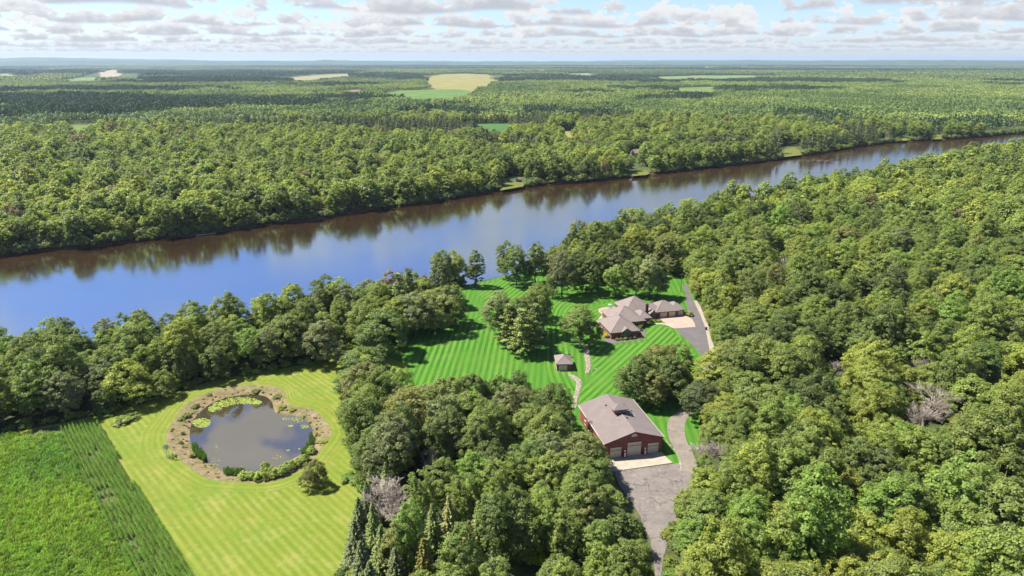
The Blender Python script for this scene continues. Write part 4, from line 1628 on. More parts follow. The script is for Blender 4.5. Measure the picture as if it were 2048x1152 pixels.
def make_spruce(seed, kind='spruce', lod=0):
    rng = np.random.default_rng(seed)
    C, N, VV, S, AX = [], [], [], [], []
    if kind == 'spruce':
        H, Rr = 14.0, 2.9
        levels = 26 if lod == 0 else 12
        for i in range(levels):
            t = i / (levels - 1)
            z = 0.6 + (H - 0.8) * t
            r = Rr * (1 - t) ** 0.85 + 0.18
            nb = max(5, int((13 if lod == 0 else 8) * (1 - t) + 4))
            off = rng.uniform(0, 6.28)
            for b in range(nb):
                a = off + 2 * math.pi * b / nb + rng.uniform(-.2, .2)
                rl = r * rng.uniform(.72, 1.12)
                m = max(4, int((rl / 0.24) if lod == 0 else rl / .6))
                s = np.linspace(0.2, 1.0, m)
                d = np.array([math.cos(a), math.sin(a), 0])
                droop = -0.28 * rl * s ** 1.5 + 0.10 * rl * s ** 4
                side = np.array([-math.sin(a), math.cos(a), 0])
                for sd in (-1, 0, 1):
                    P = d * (rl * s)[:, None] + side * (sd * (0.30 * (1 - s) + 0.1) * rl * 0.45)[:, None]
                    P[:, 2] += z + droop + rng.uniform(-.08, .08, m) - abs(sd) * .06
                    C.append(P)
                    nn = np.tile(np.array([0, 0, 1.0]) + d * .45 + side * sd * .4, (m, 1)) + rng.normal(size=(m, 3)) * .25
                    N.append(unit(nn))
                    VV.append(np.clip(rng.normal(.4, .12) + .25 * s + rng.normal(0, .08, m), 0, 1))
                    S.append(np.full(m, (.52 if lod == 0 else 1.0)) * rng.uniform(.7, 1.2, m))
                    AX.append(np.tile(d + side * sd * .7, (m, 1)) + rng.normal(size=(m, 3)) * .2)
    else:                                        # white pine: open, tiered, plumy
        H, Rr = 18.0, 4.6
        levels = 17 if lod == 0 else 10
        for i in range(levels):
            t = i / (levels - 1)
            z = 3.0 + (H - 3.6) * t
            r = Rr * (1 - t * .8) * (0.75 + 0.5 * math.sin(i * 2.1)) * .95
            r = max(r, .7)
            nb = 6 if t < .8 else 4
            off = rng.uniform(0, 6.28)
            for b in range(nb):
                a = off + 2 * math.pi * b / nb + rng.uniform(-.35, .35)
                rl = r * rng.uniform(.65, 1.15)
                d = np.array([math.cos(a), math.sin(a), 0])
                npl = max(2, int(rl / .7))
                for q in range(npl):
                    s = .35 + .65 * (q + 1) / npl
                    c = d * rl * s + np.array([0, 0, z + .22 * rl * s + rng.uniform(-.1, .1)]) + rng.normal(size=3) * .15
                    m = 26 if lod == 0 else 6
                    e = unit(rng.normal(size=(m, 3)))
                    P = c + e * np.array([.75, .75, .30]) * rng.uniform(.4, 1, size=(m, 1))
                    C.append(P)
                    N.append(unit(e * .7 + np.array([0, 0, .7]) + d * .2 + rng.normal(size=(m, 3)) * .3))
                    VV.append(np.clip(rng.normal(.45, .15) + rng.normal(0, .08, m), 0, 1))
                    S.append(np.full(m, .50 if lod == 0 else 1.1) * rng.uniform(.7, 1.3, m))
                    AX.append(e + d * .8)
    C, N, VV, S, AX = map(np.concatenate, (C, N, VV, S, AX))
    V, vv = cards(C, N, S, VV, rng, 0.42, axis=unit(AX))
    crown = mesh_from(V, vv, kind + '_crown', MATS['needle'])
    mb = MB()
    mb.tube((0, 0, -.3), (0, 0, H * .5), .24, .15, 7, False).tube((0, 0, H * .5), (0, 0, H - .2), .15, .03, 6, False)
    if kind != 'spruce':
        for i in range(18):
            z = 3.5 + i * .7
            a = i * 2.4
            mb.tube((0, 0, z), (math.cos(a) * 2.6, math.sin(a) * 2.6, z + .6), .08, .03, 4, False)
    tr = mb.mesh('trunk')
    tr.materials.append(MATS['bark'])
    return crown, tr, Rr, H


def make_dead(seed, H=13.0, twiggy=1.0):
    rr = random.Random(seed)
    tb = MB()
    lb = MB()

    def grow(p, d, L, r, lev):
        e = p + d * L
        tgt = tb if lev < 1 else lb
        tgt.tube(p, e, r, r * .7, 6 if lev < 1 else 4 if lev < 3 else 3, False)
        if lev >= 5:
            return
        nb = (4, 5, 5, 4, 4)[lev]
        for i in range(nb):
            ax = Vector((rr.uniform(-1, 1), rr.uniform(-1, 1), rr.uniform(-.2, .8)))
            nd = (d * .8 + ax * (.95 if lev else .85)).normalized()
            q = p + d * L * rr.uniform(.45, 1.0)
            grow(q, nd, L * rr.uniform(.5, .78), max(r * .5, .022), lev + 1)
    grow(Vector((0, 0, -.3)), Vector((rr.uniform(-.08, .08), rr.uniform(-.08, .08), 1)).normalized(), H * .36, .26, 0)
    t_, l_ = tb.mesh('trunk'), lb.mesh('branches')
    t_.materials.append(MATS['dead_wood'])
    l_.materials.append(MATS['dead_wood'])
    return l_, t_, 4.5, H


def make_shrub(seed, R0=1.5, H=2.2, n=1400, size=.34):
    rng = np.random.default_rng(seed)
    C, N, VV, AX = crown_points(rng, R0, 0.05, H, 6, n // 28, 28, R0 * .24, .2, .15)
    V, vv = cards(C, N, size * rng.uniform(.6, 1.3, len(C)), VV, rng, .6)
    return mesh_from(V, vv, 'foliage', MATS['leaf'])


PROTO = {}
for k_, cnt in (('oak', 5), ('maple', 5), ('ash', 3), ('willow', 2)):
    PROTO[k_] = [make_tree(100 + 17 * i + len(k_) * 1000, k_) for i in range(cnt)]
PROTO['spruce'] = [make_spruce(31 + i) for i in range(3)]
PROTO['pine'] = [make_spruce(61 + i, 'pine') for i in range(3)]
PROTO['dead'] = [make_dead(71 + i) for i in range(3)]
SHRUB = [make_shrub(81 + i) for i in range(4)]
SHRUB_STEM = MB().tube((0, 0, -.2), (0, 0, .9), .07, .04, 6, False).tube((0, 0, .3), (.4, .2, 1.1), .04, .02, 5, False).tube((0, 0, .3), (-.3, .3, 1.1), .04, .02, 5, False).mesh('stem')
SHRUB_STEM.materials.append(MATS['bark'])
LOD1 = []
for k_, cnt in (('oak', 4), ('maple', 4), ('ash', 2)):
    for i in range(cnt):
        LOD1.append((k_, make_tree(300 + 13 * i + len(k_) * 900, k_, 1)))
for i in range(2):
    LOD1.append(('spruce', make_spruce(400 + i, 'spruce', 1)))
for i in range(2):
    LOD1.append(('pine', make_spruce(410 + i, 'pine', 1)))

PAL = {
    'dark green': (0.1044, 0.1371, 0.0464), 'deep green': (0.1241, 0.1618, 0.0500), 'mid green': (0.1592, 0.1996, 0.0573),
    'light green': (0.1832, 0.2280, 0.0599), 'yellow-green': (0.2270, 0.2537, 0.0599), 'bright green': (0.1636, 0.2346, 0.0573),
    'olive': (0.1854, 0.1920, 0.0709), 'grey-green': (0.1699, 0.1920, 0.0917), 'blue-green': (0.0898, 0.1115, 0.0451)}


def jitter(c, rr, s=.13):
    f = 1 + rr.uniform(-s, s)
    return tuple(max(.005, x * f * (1 + rr.uniform(-s * .3, s * .3))) for x in c)


TREES = []          # every near tree: dict(x,y,kind,tone,rad scale,h scale,label,group)
NAMES = {'oak': 'oak_tree', 'maple': 'maple_tree', 'ash': 'ash_tree', 'willow': 'bushy_tree', 'spruce': 'spruce_tree', 'pine': 'pine_tree', 'dead': 'dead_tree'}


def plant(x, y, kind, tone, sr, sh, label, group, rr):
    """one tree as a thing of its own: trunk and crown"""
    cm, tm, Rr, H = rr.choice(PROTO[kind])
    t = thing(NAMES[kind], label, 'dead tree' if kind == 'dead' else 'tree', (x, y, 0), rr.uniform(0, 6.283), group)
    t.scale = (sr, sr, sh)
    a = bpy.data.objects.new('trunk', tm)
    b = bpy.data.objects.new('branches' if kind == 'dead' else 'crown', cm)
    for o in (a, b):
        COL.objects.link(o)
        o.parent = t
    col = jitter(PAL[tone] if isinstance(tone, str) else tone, rr)
    b['tint'] = col
    return t


rr0 = random.Random(77)
VIS = [[(1143, 812), (1205, 788), (1260, 797), (1330, 868), (1332, 910), (1345, 927), (1385, 960), (1385, 985), (1345, 1010), (1322, 1060), (1315, 1100), (1318, 1150), (1308, 1150), (1300, 1095), (1275, 1030), (1240, 975), (1225, 945), (1222, 915), (1212, 890), (1160, 850)],
       [(1335, 845), (1372, 822), (1385, 870), (1388, 930), (1360, 940), (1335, 880)],
       [(210, 852), (340, 805), (560, 752), (640, 738), (668, 750), (680, 800), (680, 900), (690, 940), (715, 985), (690, 1060), (670, 1152), (390, 1152), (230, 880)],
       [(0, 868), (200, 852), (390, 1152), (0, 1152)],
       [(850, 690), (930, 660), (960, 620), (990, 640), (1025, 710), (1020, 738), (830, 738), (810, 738)],
       [(1090, 602), (1135, 602), (1190, 592), (1240, 620), (1200, 650), (1205, 685), (1245, 690), (1290, 650), (1370, 690), (1330, 700), (1240, 742), (1235, 788), (1160, 795), (1112, 765), (1085, 735)],
       [(1200, 650), (1240, 602), (1270, 592), (1370, 602), (1395, 602), (1432, 705), (1395, 705), (1340, 655), (1290, 685), (1215, 688)],
       [(1805, 800), (1885, 794), (1885, 845), (1805, 848)], [(762, 985), (815, 975), (815, 1008), (765, 1012)], [(1645, 720), (1690, 718), (1690, 755), (1645, 756)],
       [(-60, 520), (-60, 648), (200, 634), (330, 602), (480, 590), (600, 550), (780, 530), (870, 514), (900, 508), (965, 540), (1000, 500), (1000, 492), (1130, 452), (1280, 410), (1400, 382), (1500, 364), (1620, 344), (1700, 329), (1850, 304), (2100, 268), (2100, 262), (1760, 287), (1580, 313), (1290, 350), (1040, 375), (780, 414), (400, 466), (130, 496)]]


def blocks_view(x, y, r, h):
    """would a tree here hide what the photograph shows in the open?"""
    for (dx, zz) in ((0, h * .96), (0, h * .6), (-r * .85, h * .62), (r * .85, h * .62), (-r * .6, h * .85), (r * .6, h * .85), (-r * .7, h * .35), (r * .7, h * .35)):
        q = to_px(x + dx, y, zz)
        if any(inside(P, *q) for P in VIS):
            return True
    return False


HAND = []            # (x, y, radius) of trees placed one by one


def hand(px, py, kind, tone, diam, height, label, group=None, z=0):
    p = g(px, py)
    Rr, H = PROTO[kind][0][2], PROTO[kind][0][3]
    k2 = 1.0 if kind in ('spruce', 'dead') else 1.14
    plant(p.x, p.y, kind, tone, diam / 2 / Rr * k2, height / H, label, group, rr0)
    HAND.append((p.x, p.y, diam / 2))


# trees of the lawn and the meadow edge, one by one
G1 = 'trees standing on the lawn by the river'
hand(951, 574, 'ash', 'deep green', 8.5, 18, 'narrow dark tree alone at the river edge of the lawn', G1)
hand(908, 570, 'oak', 'yellow-green', 11, 17, 'yellow-green tree left of the narrow one on the river bank', G1)
hand(888, 572, 'oak', 'deep green', 11, 18, 'dark leafy tree leftmost on the open river bank', G1)
hand(1032, 571, 'oak', 'deep green', 14, 20, 'round dark tree with its shadow under it near the water', G1)
hand(1071, 566, 'ash', 'mid green', 10, 20, 'slender tree with bare lower trunk near the river lawn', G1)
hand(1012, 556, 'oak', 'mid green', 9, 19, 'tree at the water edge behind the round dark one', G1)
hand(1123, 594, 'oak', 'grey-green', 14, 22, 'tall grey-green tree behind the curved lawn stripes', G1)
hand(1104, 596, 'ash', 'deep green', 4, 7, 'thin young tree before the tall grey-green one', G1)
hand(1160, 580, 'oak', 'dark green', 12, 20, 'dark tree in the middle of the back lawn group', G1)
hand(1180, 588, 'maple', 'deep green', 10, 19, 'tree between back lawn group and lighter round tree', G1)
hand(1231, 594, 'oak', 'light green', 11, 15, 'lighter green round tree just behind the patio', G1)
hand(1298, 596, 'oak', 'grey-green', 14, 20, 'broad grey-green oak directly behind the garage roof', G1)
hand(1313, 595, 'maple', 'deep green', 9, 17, 'dark tree touching the oak behind the garage', G1)
hand(1272, 590, 'oak', 'deep green', 11, 18, 'dark oak behind the highest roof of the house', G1)
hand(1159, 690, 'oak', 'deep green', 14.5, 16, 'large round oak on the lawn left of the house')
G2 = 'tall trees grouped in the middle of the lawn'
hand(1000, 676, 'oak', 'grey-green', 14, 19, 'broad grey-green oak on the left of the lawn group', G2)
hand(1072, 668, 'oak', 'mid green', 13, 20, 'leafy oak at the back right of the lawn group', G2)
hand(1044, 712, 'pine', 'mid green', 11, 19, 'front white pine of the lawn group', G2)
hand(1068, 706, 'pine', 'deep green', 11, 20, 'darker white pine on the right of the lawn group', G2)
hand(1018, 695, 'pine', 'mid green', 10, 18, 'white pine between oak and front pine of the lawn group', G2)
hand(1036, 688, 'oak', 'deep green', 13, 18, 'dark oak in the heart of the lawn group', G2)
hand(1056, 674, 'oak', 'mid green', 12, 18, 'green oak behind the heart of the lawn group', G2)
hand(1075, 640, 'maple', 'deep green', 10, 16, 'smaller dark tree behind the lawn group', G2)
G3 = 'large oaks between meadow and lawn'
hand(772, 708, 'oak', 'deep green', 18, 18, 'large round oak with shadow falling on the striped lawn', G3)
hand(738, 795, 'oak', 'dark green', 19, 17, 'very broad dark oak at the meadow\'s right corner', G3)
hand(650, 726, 'oak', 'grey-green', 14, 16, 'round grey-green oak at the back edge of the meadow', G3)
hand(735, 690, 'oak', 'mid green', 15, 19, 'tall oak behind the large round oak', G3)
hand(870, 664, 'oak', 'olive', 17, 18, 'broad olive tinted oak above the lawn panel', G3)
hand(830, 672, 'oak', 'grey-green', 15, 18, 'grey-green oak left of the olive tinted one', G3)
hand(905, 648, 'oak', 'deep green', 13, 17, 'dark oak at the lawn side right of the olive one', G3)
hand(803, 655, 'pine', 'deep green', 11, 24, 'dark pine rising above the oaks left of the lawn', G3)
hand(822, 640, 'pine', 'dark green', 10, 23, 'second dark pine rising above the oaks', G3)
hand(785, 630, 'oak', (0.19, 0.135, 0.075), 11, 20, 'reddish brown fading tree among the riverside oaks')
hand(852, 628, 'maple', (0.20, 0.12, 0.04), 6, 17, 'small orange tinted tree beside the dark pines')
hand(267, 806, 'willow', 'yellow-green', 13.5, 14, 'bright yellow-green bushy tree at the meadow edge')
hand(330, 794, 'willow', 'light green', 9, 9, 'smaller light green bushy tree right of the bright one')
hand(632, 974, 'willow', (0.135, 0.135, 0.05), 6.8, 7.2, 'lone brownish rounded tree on the meadow by the pond')
G4 = 'oaks between lawn and lane'
hand(1272, 800, 'oak', 'deep green', 14, 15.5, 'dark oak touching the back of the workshop', G4)
hand(1308, 782, 'oak', 'olive', 14, 16, 'olive tinted oak overhanging the diagonal stripes', G4)
hand(1338, 800, 'oak', 'deep green', 12, 15, 'dark oak whose shadow reaches the pale lane', G4)
hand(1352, 770, 'maple', 'mid green', 11, 15, 'tree at the lower end of the upper drive', G4)
hand(1300, 815, 'maple', 'olive', 9, 12, 'low olive tree behind the workshop roof', G4)
hand(1418, 800, 'maple', 'yellow-green', 12, 16, 'yellow-green tree right of the lane bend')
hand(1400, 846, 'oak', 'blue-green', 12, 14, 'grey-blue oak right of the small grass patch by the lane')
hand(1447, 772, 'oak', 'olive', 13, 16, 'round olive tree topping the wood by the lane bend')
hand(1410, 952, 'dead', 'olive', 11, 14, 'sparse grey tree leaning over the yard')
GY = 'leafy trees crowding the yard'
hand(1394, 1066, 'maple', 'light green', 8, 10.5, 'light green tree right of where the yard narrows', GY)
hand(1388, 1128, 'maple', 'bright green', 8, 10.5, 'bright tree right of the drive near the bottom edge', GY)
hand(1396, 1195, 'maple', 'yellow-green', 9, 11, 'yellow-green tree right of the drive at the bottom edge', GY)
hand(1412, 1014, 'maple', 'yellow-green', 8.5, 10.5, 'small yellow-green tree at the right corner of the yard', GY)
hand(1212, 1048, 'ash', 'mid green', 8, 10, 'green tree left of the yard below the apron', GY)
hand(1234, 1104, 'ash', 'deep green', 8, 10.5, 'dark tree left of where the drive narrows', GY)
hand(1246, 1172, 'oak', 'mid green', 9, 11, 'tree left of the drive at the bottom edge', GY)
hand(1188, 1005, 'oak', 'deep green', 10, 12, 'dark tree at the left corner of the yard', GY)
# dead, grey trees
G5 = 'bare grey dead trees'
hand(792, 1035, 'dead', 'olive', 17, 13, 'large bare grey tree among the spruces at the meadow edge', G5)
hand(764, 1052, 'dead', 'olive', 13, 12, 'bare grey tree next to the meadow spruces', G5)
hand(868, 960, 'dead', 'olive', 8, 14, 'bare grey snag in the middle of the centre wood', G5)
hand(1008, 960, 'dead', 'olive', 8, 15, 'bare pale snag in the wood left of the workshop', G5)
hand(1845, 862, 'dead', 'olive', 19, 17, 'largest bare grey tree in the right wood', G5)
hand(1806, 878, 'dead', 'olive', 12, 14, 'bare grey tree left of the largest bare one', G5)
hand(1830, 780, 'dead', 'olive', 9, 17, 'tall bare pale snag above the largest bare tree', G5)
hand(1660, 780, 'dead', 'olive', 9, 15, 'bare brown tree in the upper right wood', G5)
hand(1870, 800, 'dead', 'olive', 8, 16, 'bare snag right of the tall pale one', G5)
# spruces and firs at the bottom
G6 = 'spruces in the lower corner of the centre wood'
rs = random.Random(9)
for (px, py, tone, d, h, lab) in (
        (722, 1075, 'blue-green', 6.2, 11, 'spruce leftmost in the upper row at the meadow edge'), (738, 1040, 'blue-green', 5.5, 11, 'slim spruce beside the large bare grey tree'),
        (715, 1130, 'blue-green', 6.8, 12, 'blue-green spruce nearest the mown meadow'), (728, 1185, 'blue-green', 6.8, 13, 'spruce at the lower meadow corner'),
        (768, 1150, 'deep green', 6.5, 13, 'dark spruce second from the meadow in the bottom row'), (795, 1190, 'blue-green', 6.2, 12, 'pale tipped spruce at the picture bottom'),
        (812, 1110, 'olive', 6, 12, 'olive spruce below the large bare grey tree'), (850, 1180, (0.12, 0.12, 0.025), 6.5, 13, 'yellowish spruce in the bottom row'),
        (868, 1105, 'deep green', 6, 13, 'dark spruce among the mixed trees of the bottom wood'), (905, 1160, 'blue-green', 6, 12, 'blue-green spruce between yellowish conifers'),
        (940, 1150, (0.13, 0.125, 0.035), 7, 14, 'yellow-brown conifer right of the spruces'), (745, 1005, 'deep green', 5, 10, 'small spruce at the upper end of the meadow spruces'),
        (775, 1000, 'deep green', 5, 11, 'small dark spruce behind the large bare tree'), (900, 1080, 'olive', 6, 12, 'olive conifer in the middle of the bottom wood'),
        (958, 1090, 'deep green', 5.5, 12, 'dark conifer left of the bright maples'), (985, 1190, 'blue-green', 5.5, 11, 'conifer rightmost in the bottom row')):
    hand(px, py, 'spruce', tone, d, h, lab, G6)

# ------------------------------------------------------------------ where the woods stand
clear_meadow = gp([(-900, 1080), (-300, 950), (0, 866), (60, 856), (130, 842), (200, 828), (260, 812), (340, 788), (400, 766), (470, 752), (560, 738), (640, 726), (680, 690), (720, 668),
                   (760, 700), (740, 760), (690, 800), (700, 860), (712, 905), (725, 985), (740, 1000), (722, 1060), (702, 1110), (690, 1180), (680, 1400), (-900, 1400)])
clear_lawn = gp([(690, 700), (760, 690), (830, 675), (890, 655), (915, 625), (898, 590), (885, 576), (940, 566), (1000, 552), (1060, 544), (1085, 566), (1180, 566), (1290, 560), (1340, 553), (1385, 553),
                 (1388, 575), (1412, 615), (1428, 655), (1442, 700), (1446, 730), (1425, 775), (1405, 815), (1402, 850), (1396, 880), (1410, 930), (1408, 965), (1380, 1000), (1362, 1040), (1350, 1090), (1346, 1160),
                 (1350, 1400), (1285, 1400), (1285, 1150), (1270, 1085), (1240, 1025), (1212, 985), (1190, 940), (1130, 870), (1112, 828), (1060, 828), (960, 832), (860, 830), (800, 826), (770, 800), (720, 780), (700, 740)])
barn_zone = [bl(-2.5, -7), bl(20.5, -7), bl(20.5, 26), bl(-2.5, 26)]
CLEARS = [clear_meadow, clear_lawn, barn_zone]
land_far = [gp(p) for p in ([(995, 385), (1008, 356), (1048, 350), (1054, 366), (1046, 376)], [(1250, 355), (1262, 336), (1302, 332), (1310, 346), (1295, 352)],
                            [(1560, 318), (1562, 294), (1590, 288), (1606, 302), (1607, 312)], [(1794, 284), (1798, 266), (1815, 264), (1822, 283)], [(1857, 281), (1862, 263), (1884, 262), (1890, 280)])]
# far fields: outline at ground level behind, over the tree tops in front
FIELDS = [
    ('tan hay field far beyond the river', (0.34, 0.31, 0.10), [(862, 152), (880, 149), (925, 147), (975, 149), (985, 153), (978, 157), (992, 161)], [(980, 169), (945, 177), (900, 180), (864, 178), (872, 171), (852, 164)]),
    ('green crop field below the tan hay field', (0.15, 0.26, 0.06), [(765, 187), (800, 181), (915, 178), (945, 182)], [(925, 192), (870, 197), (780, 193)]),
    ('small dark green field among the woods', (0.09, 0.20, 0.05), [(928, 249), (960, 247), (1005, 248), (1020, 253)], [(1018, 262), (950, 265)]),
    ('small tan clearing right of the green field', (0.30, 0.29, 0.09), [(1105, 263), (1160, 261)], [(1168, 276), (1130, 277)]),
    ('pale strip field in the far woods', (0.36, 0.33, 0.17), [(570, 156), (640, 150), (700, 147)], [(700, 153), (600, 162)]),
    ('brownish patch field in the far woods', (0.32, 0.24, 0.15), [(698, 181), (722, 179)], [(722, 187), (698, 188)]),
    ('small grassy clearing in the woods across the river', (0.18, 0.24, 0.05), [(120, 253), (165, 250), (205, 253)], [(195, 262), (130, 264)]),
    ('pale green strip field far right', (0.22, 0.31, 0.11), [(1310, 154), (1400, 151), (1512, 151)], [(1505, 158), (1330, 160)]),
    ('pale cut of a road works far left', (0.46, 0.40, 0.27), [(196, 146), (222, 139), (244, 142)], [(238, 155), (206, 154)]),
    ('pale grass strip left of the road cut', (0.22, 0.29, 0.11), [(130, 157), (205, 154)], [(206, 160), (150, 163)]),
    ('small meadow in the middle distance', (0.20, 0.27, 0.07), [(1355, 176), (1425, 174)], [(1428, 184), (1370, 185)]),
    ('pale far field at the left edge', (0.28, 0.33, 0.14), [(-10, 148), (30, 147)], [(30, 152), (-10, 153)]),
    ('bright strip at the far middle', (0.26, 0.34, 0.13), [(1130, 148), (1180, 146)], [(1185, 151), (1135, 152)]),
]
field_polys = []
for lab, col, top, bot in FIELDS:
    P = rough(gp(top) + gp(bot, 12.0), 14.0, len(field_polys), 70.0)
    field_polys.append(P)
    col = tuple(c * .55 for c in col)
    m = plain('field_' + lab.split()[0] + str(len(field_polys)), col, tuple(c * .78 for c in col), 0.012, 0.95, 0.1)
    o = sheet('field', P, 0.25 + .05 * len(field_polys), m)
    tag(o, lab)


def vnoise(X, Y, scale, seed):
    """smooth value noise in numpy"""
    r = np.random.default_rng(seed)
    T = r.random((256, 256))
    x, y = X / scale, Y / scale
    i, j = np.floor(x).astype(int), np.floor(y).astype(int)
    fx, fy = x - i, y - j
    fx, fy = fx * fx * (3 - 2 * fx), fy * fy * (3 - 2 * fy)
    t = lambda a, b: T[a % 256, b % 256]
    return (t(i, j) * (1 - fx) + t(i + 1, j) * fx) * (1 - fy) + (t(i, j + 1) * (1 - fx) + t(i + 1, j + 1) * fx) * fy


def grid_pts(r0, r1, step, jit, seed, half_ang):
    """jittered grid over the wedge the picture takes in"""
    rng = np.random.default_rng(seed)
    ext_ = r1 * math.sin(half_ang) + step
    xs = np.arange(-ext_, ext_, step)
    ys = np.arange(max(60, r0 * math.cos(half_ang) - step) if r0 > 60 else 40, r1 + step, step)
    X, Y = np.meshgrid(xs, ys)
    X = X + (np.arange(X.shape[0]) % 2)[:, None] * step * .5
    X = X.ravel() + rng.uniform(-jit, jit, X.size) * step
    Y = Y.ravel() + rng.uniform(-jit, jit, Y.size) * step
    d = np.hypot(X, Y)
    a = np.abs(np.arctan2(X, Y))
    k = (d >= r0) & (d < r1) & (a < half_ang)
    return X[k], Y[k]


NEARP, FARP = [tuple(p) for p in near_poly], [tuple(p) for p in far_poly]


def wooded(X, Y, margin_bank=2.0, edge=0.0):
    n_ = inside_np(NEARP, X, Y)
    f_ = inside_np(FARP, X, Y)
    ok = n_ | f_
    ok &= dist_np(NEAR, X, Y, False) > margin_bank
    ok &= dist_np(FAR, X, Y, False) > margin_bank
    for c in CLEARS + land_far + field_polys:
        ok &= ~inside_np(c, X, Y)
    return ok, n_


def forest_object(name, label, P, idx, rot, scl, tint, coll, kind='stuff'):
    """many trees that read as one mass: points that carry tree meshes"""
    me = bpy.data.meshes.new(name)
    me.from_pydata([tuple(p) for p in P], [], [])
    for nm, typ, arr in (('idx', 'INT', idx), ('rot', 'FLOAT', rot)):
        a = me.attributes.new(nm, typ, 'POINT')
        a.data.foreach_set('value', np.asarray(arr, np.int32 if typ == 'INT' else np.float32))
    a = me.attributes.new('scl', 'FLOAT_VECTOR', 'POINT')
    a.data.foreach_set('vector', np.asarray(scl, np.float32).ravel())
    a = me.attributes.new('tint', 'FLOAT_COLOR', 'POINT')
    t4 = np.concatenate([np.asarray(tint, np.float32), np.ones((len(tint), 1), np.float32)], 1)
    a.data.foreach_set('color', t4.ravel())
    o = link(name, me)
    ng = bpy.data.node_groups.new(name + '_nodes', 'GeometryNodeTree')
    ng.interface.new_socket('Geometry', in_out='INPUT', socket_type='NodeSocketGeometry')
    ng.interface.new_socket('Geometry', in_out='OUTPUT', socket_type='NodeSocketGeometry')
    N_ = ng.nodes.new
    gi, go = N_('NodeGroupInput'), N_('NodeGroupOutput')
    ip = N_('GeometryNodeInstanceOnPoints')
    ci = N_('GeometryNodeCollectionInfo')
    ci.inputs['Collection'].default_value = coll
    ci.inputs['Separate Children'].default_value = True
    ci.inputs['Reset Children'].default_value = True

    def na(nm, typ):
        n = N_('GeometryNodeInputNamedAttribute')
        n.data_type = typ
        n.inputs['Name'].default_value = nm
        return n.outputs['Attribute']
    ip.inputs['Pick Instance'].default_value = True
    L = ng.links.new
    L(gi.outputs[0], ip.inputs['Points'])
    L(ci.outputs[0], ip.inputs['Instance'])
    L(na('idx', 'INT'), ip.inputs['Instance Index'])
    cb = N_('ShaderNodeCombineXYZ')
    L(na('rot', 'FLOAT'), cb.inputs[2])
    L(cb.outputs[0], ip.inputs['Rotation'])
    L(na('scl', 'FLOAT_VECTOR'), ip.inputs['Scale'])
    L(ip.outputs[0], go.inputs[0])
    md = o.modifiers.new('scatter', 'NODES')
    md.node_group = ng
    tag(o, label, None, None, kind)
    return o


def proto_collection(name, meshes):
    c = bpy.data.collections.new(name)
    for i, m in enumerate(meshes):
        c.objects.link(bpy.data.objects.new('%s_%03d' % (name, i), m))
    return c


def merge(a, b):
    """crown + trunk as one mesh for the trees of the mass"""
    bm = bmesh.new()
    bm.from_mesh(a)
    bm.from_mesh(b)
    k0 = len(a.polygons)
    bm.faces.ensure_lookup_table()
    for i, f in enumerate(bm.faces):
        f.material_index = 0 if i < k0 else 1
    m = bpy.data.meshes.new(a.name + '_whole')
    bm.to_mesh(m)
    bm.free()
    m.materials.append(a.materials[0])
    m.materials.append(b.materials[0])
    return m


LOD0_LIST = [(k_, i) for k_ in ('oak', 'maple', 'ash', 'willow', 'spruce', 'pine', 'dead') for i in range(len(PROTO[k_]))]
C0 = proto_collection('near_tree', [merge(PROTO[k_][i][0], PROTO[k_][i][1]) for k_, i in LOD0_LIST])
C1 = proto_collection('far_tree', [merge(t_[0], t_[1]) for k_, t_ in LOD1])
CS = proto_collection('shrub', SHRUB)

FAR_VIS = [t_ + b_ for _, _, t_, b_ in FIELDS] + [[(1250, 288), (1284, 288), (1284, 302), (1250, 302)], [(1022, 350), (1043, 350), (1043, 368), (1022, 368)], [(724, 246), (754, 246), (754, 256), (724, 256)],
                                                  [(1382, 149), (1412, 149), (1412, 157), (1382, 157)]]


def hides(X, Y, h, polys=None):
    """trees that would stand before the far fields and roofs"""
    dz = h - CAM_H
    d = Y * math.cos(PITCH) - dz * math.sin(PITCH)
    px = 1024 + FPX * X / d
    py = 576 - FPX * (Y * math.sin(PITCH) + dz * math.cos(PITCH)) / d
    r = np.zeros(X.shape, bool)
    for P in (polys or FAR_VIS):
        r |= inside_np(P, px, py)
    return r


# ---- near trees
HALF = R(46)
X, Y = grid_pts(84, 470, 7.6, .38, 5, HALF)
X2, Y2 = grid_pts(62, 230, 7.6, .38, 6, R(62))           # the woods go on beside and before the view
k2_ = (np.hypot(X2, Y2) < 83) | (np.abs(np.arctan2(X2, Y2)) > HALF)
X, Y = np.concatenate([X, X2[k2_]]), np.concatenate([Y, Y2[k2_]])
ok, isn = wooded(X, Y, 1.5)
hx = np.array([h[0] for h in HAND]); hy = np.array([h[1] for h in HAND]); hr = np.array([h[2] for h in HAND])
dmin = np.min(np.hypot(X[:, None] - hx, Y[:, None] - hy) - hr * .72, axis=1)
ok &= dmin > 1.5
X, Y, isn = X[ok], Y[ok], isn[ok]
edge = np.min([dist_np(c, X, Y) for c in CLEARS], axis=0)
stand = vnoise(X, Y, 26, 8)
stand2 = vnoise(X + 500, Y, 14, 9)
rng = np.random.default_rng(12)
cand = []
yard_c = g(1350, 1000)
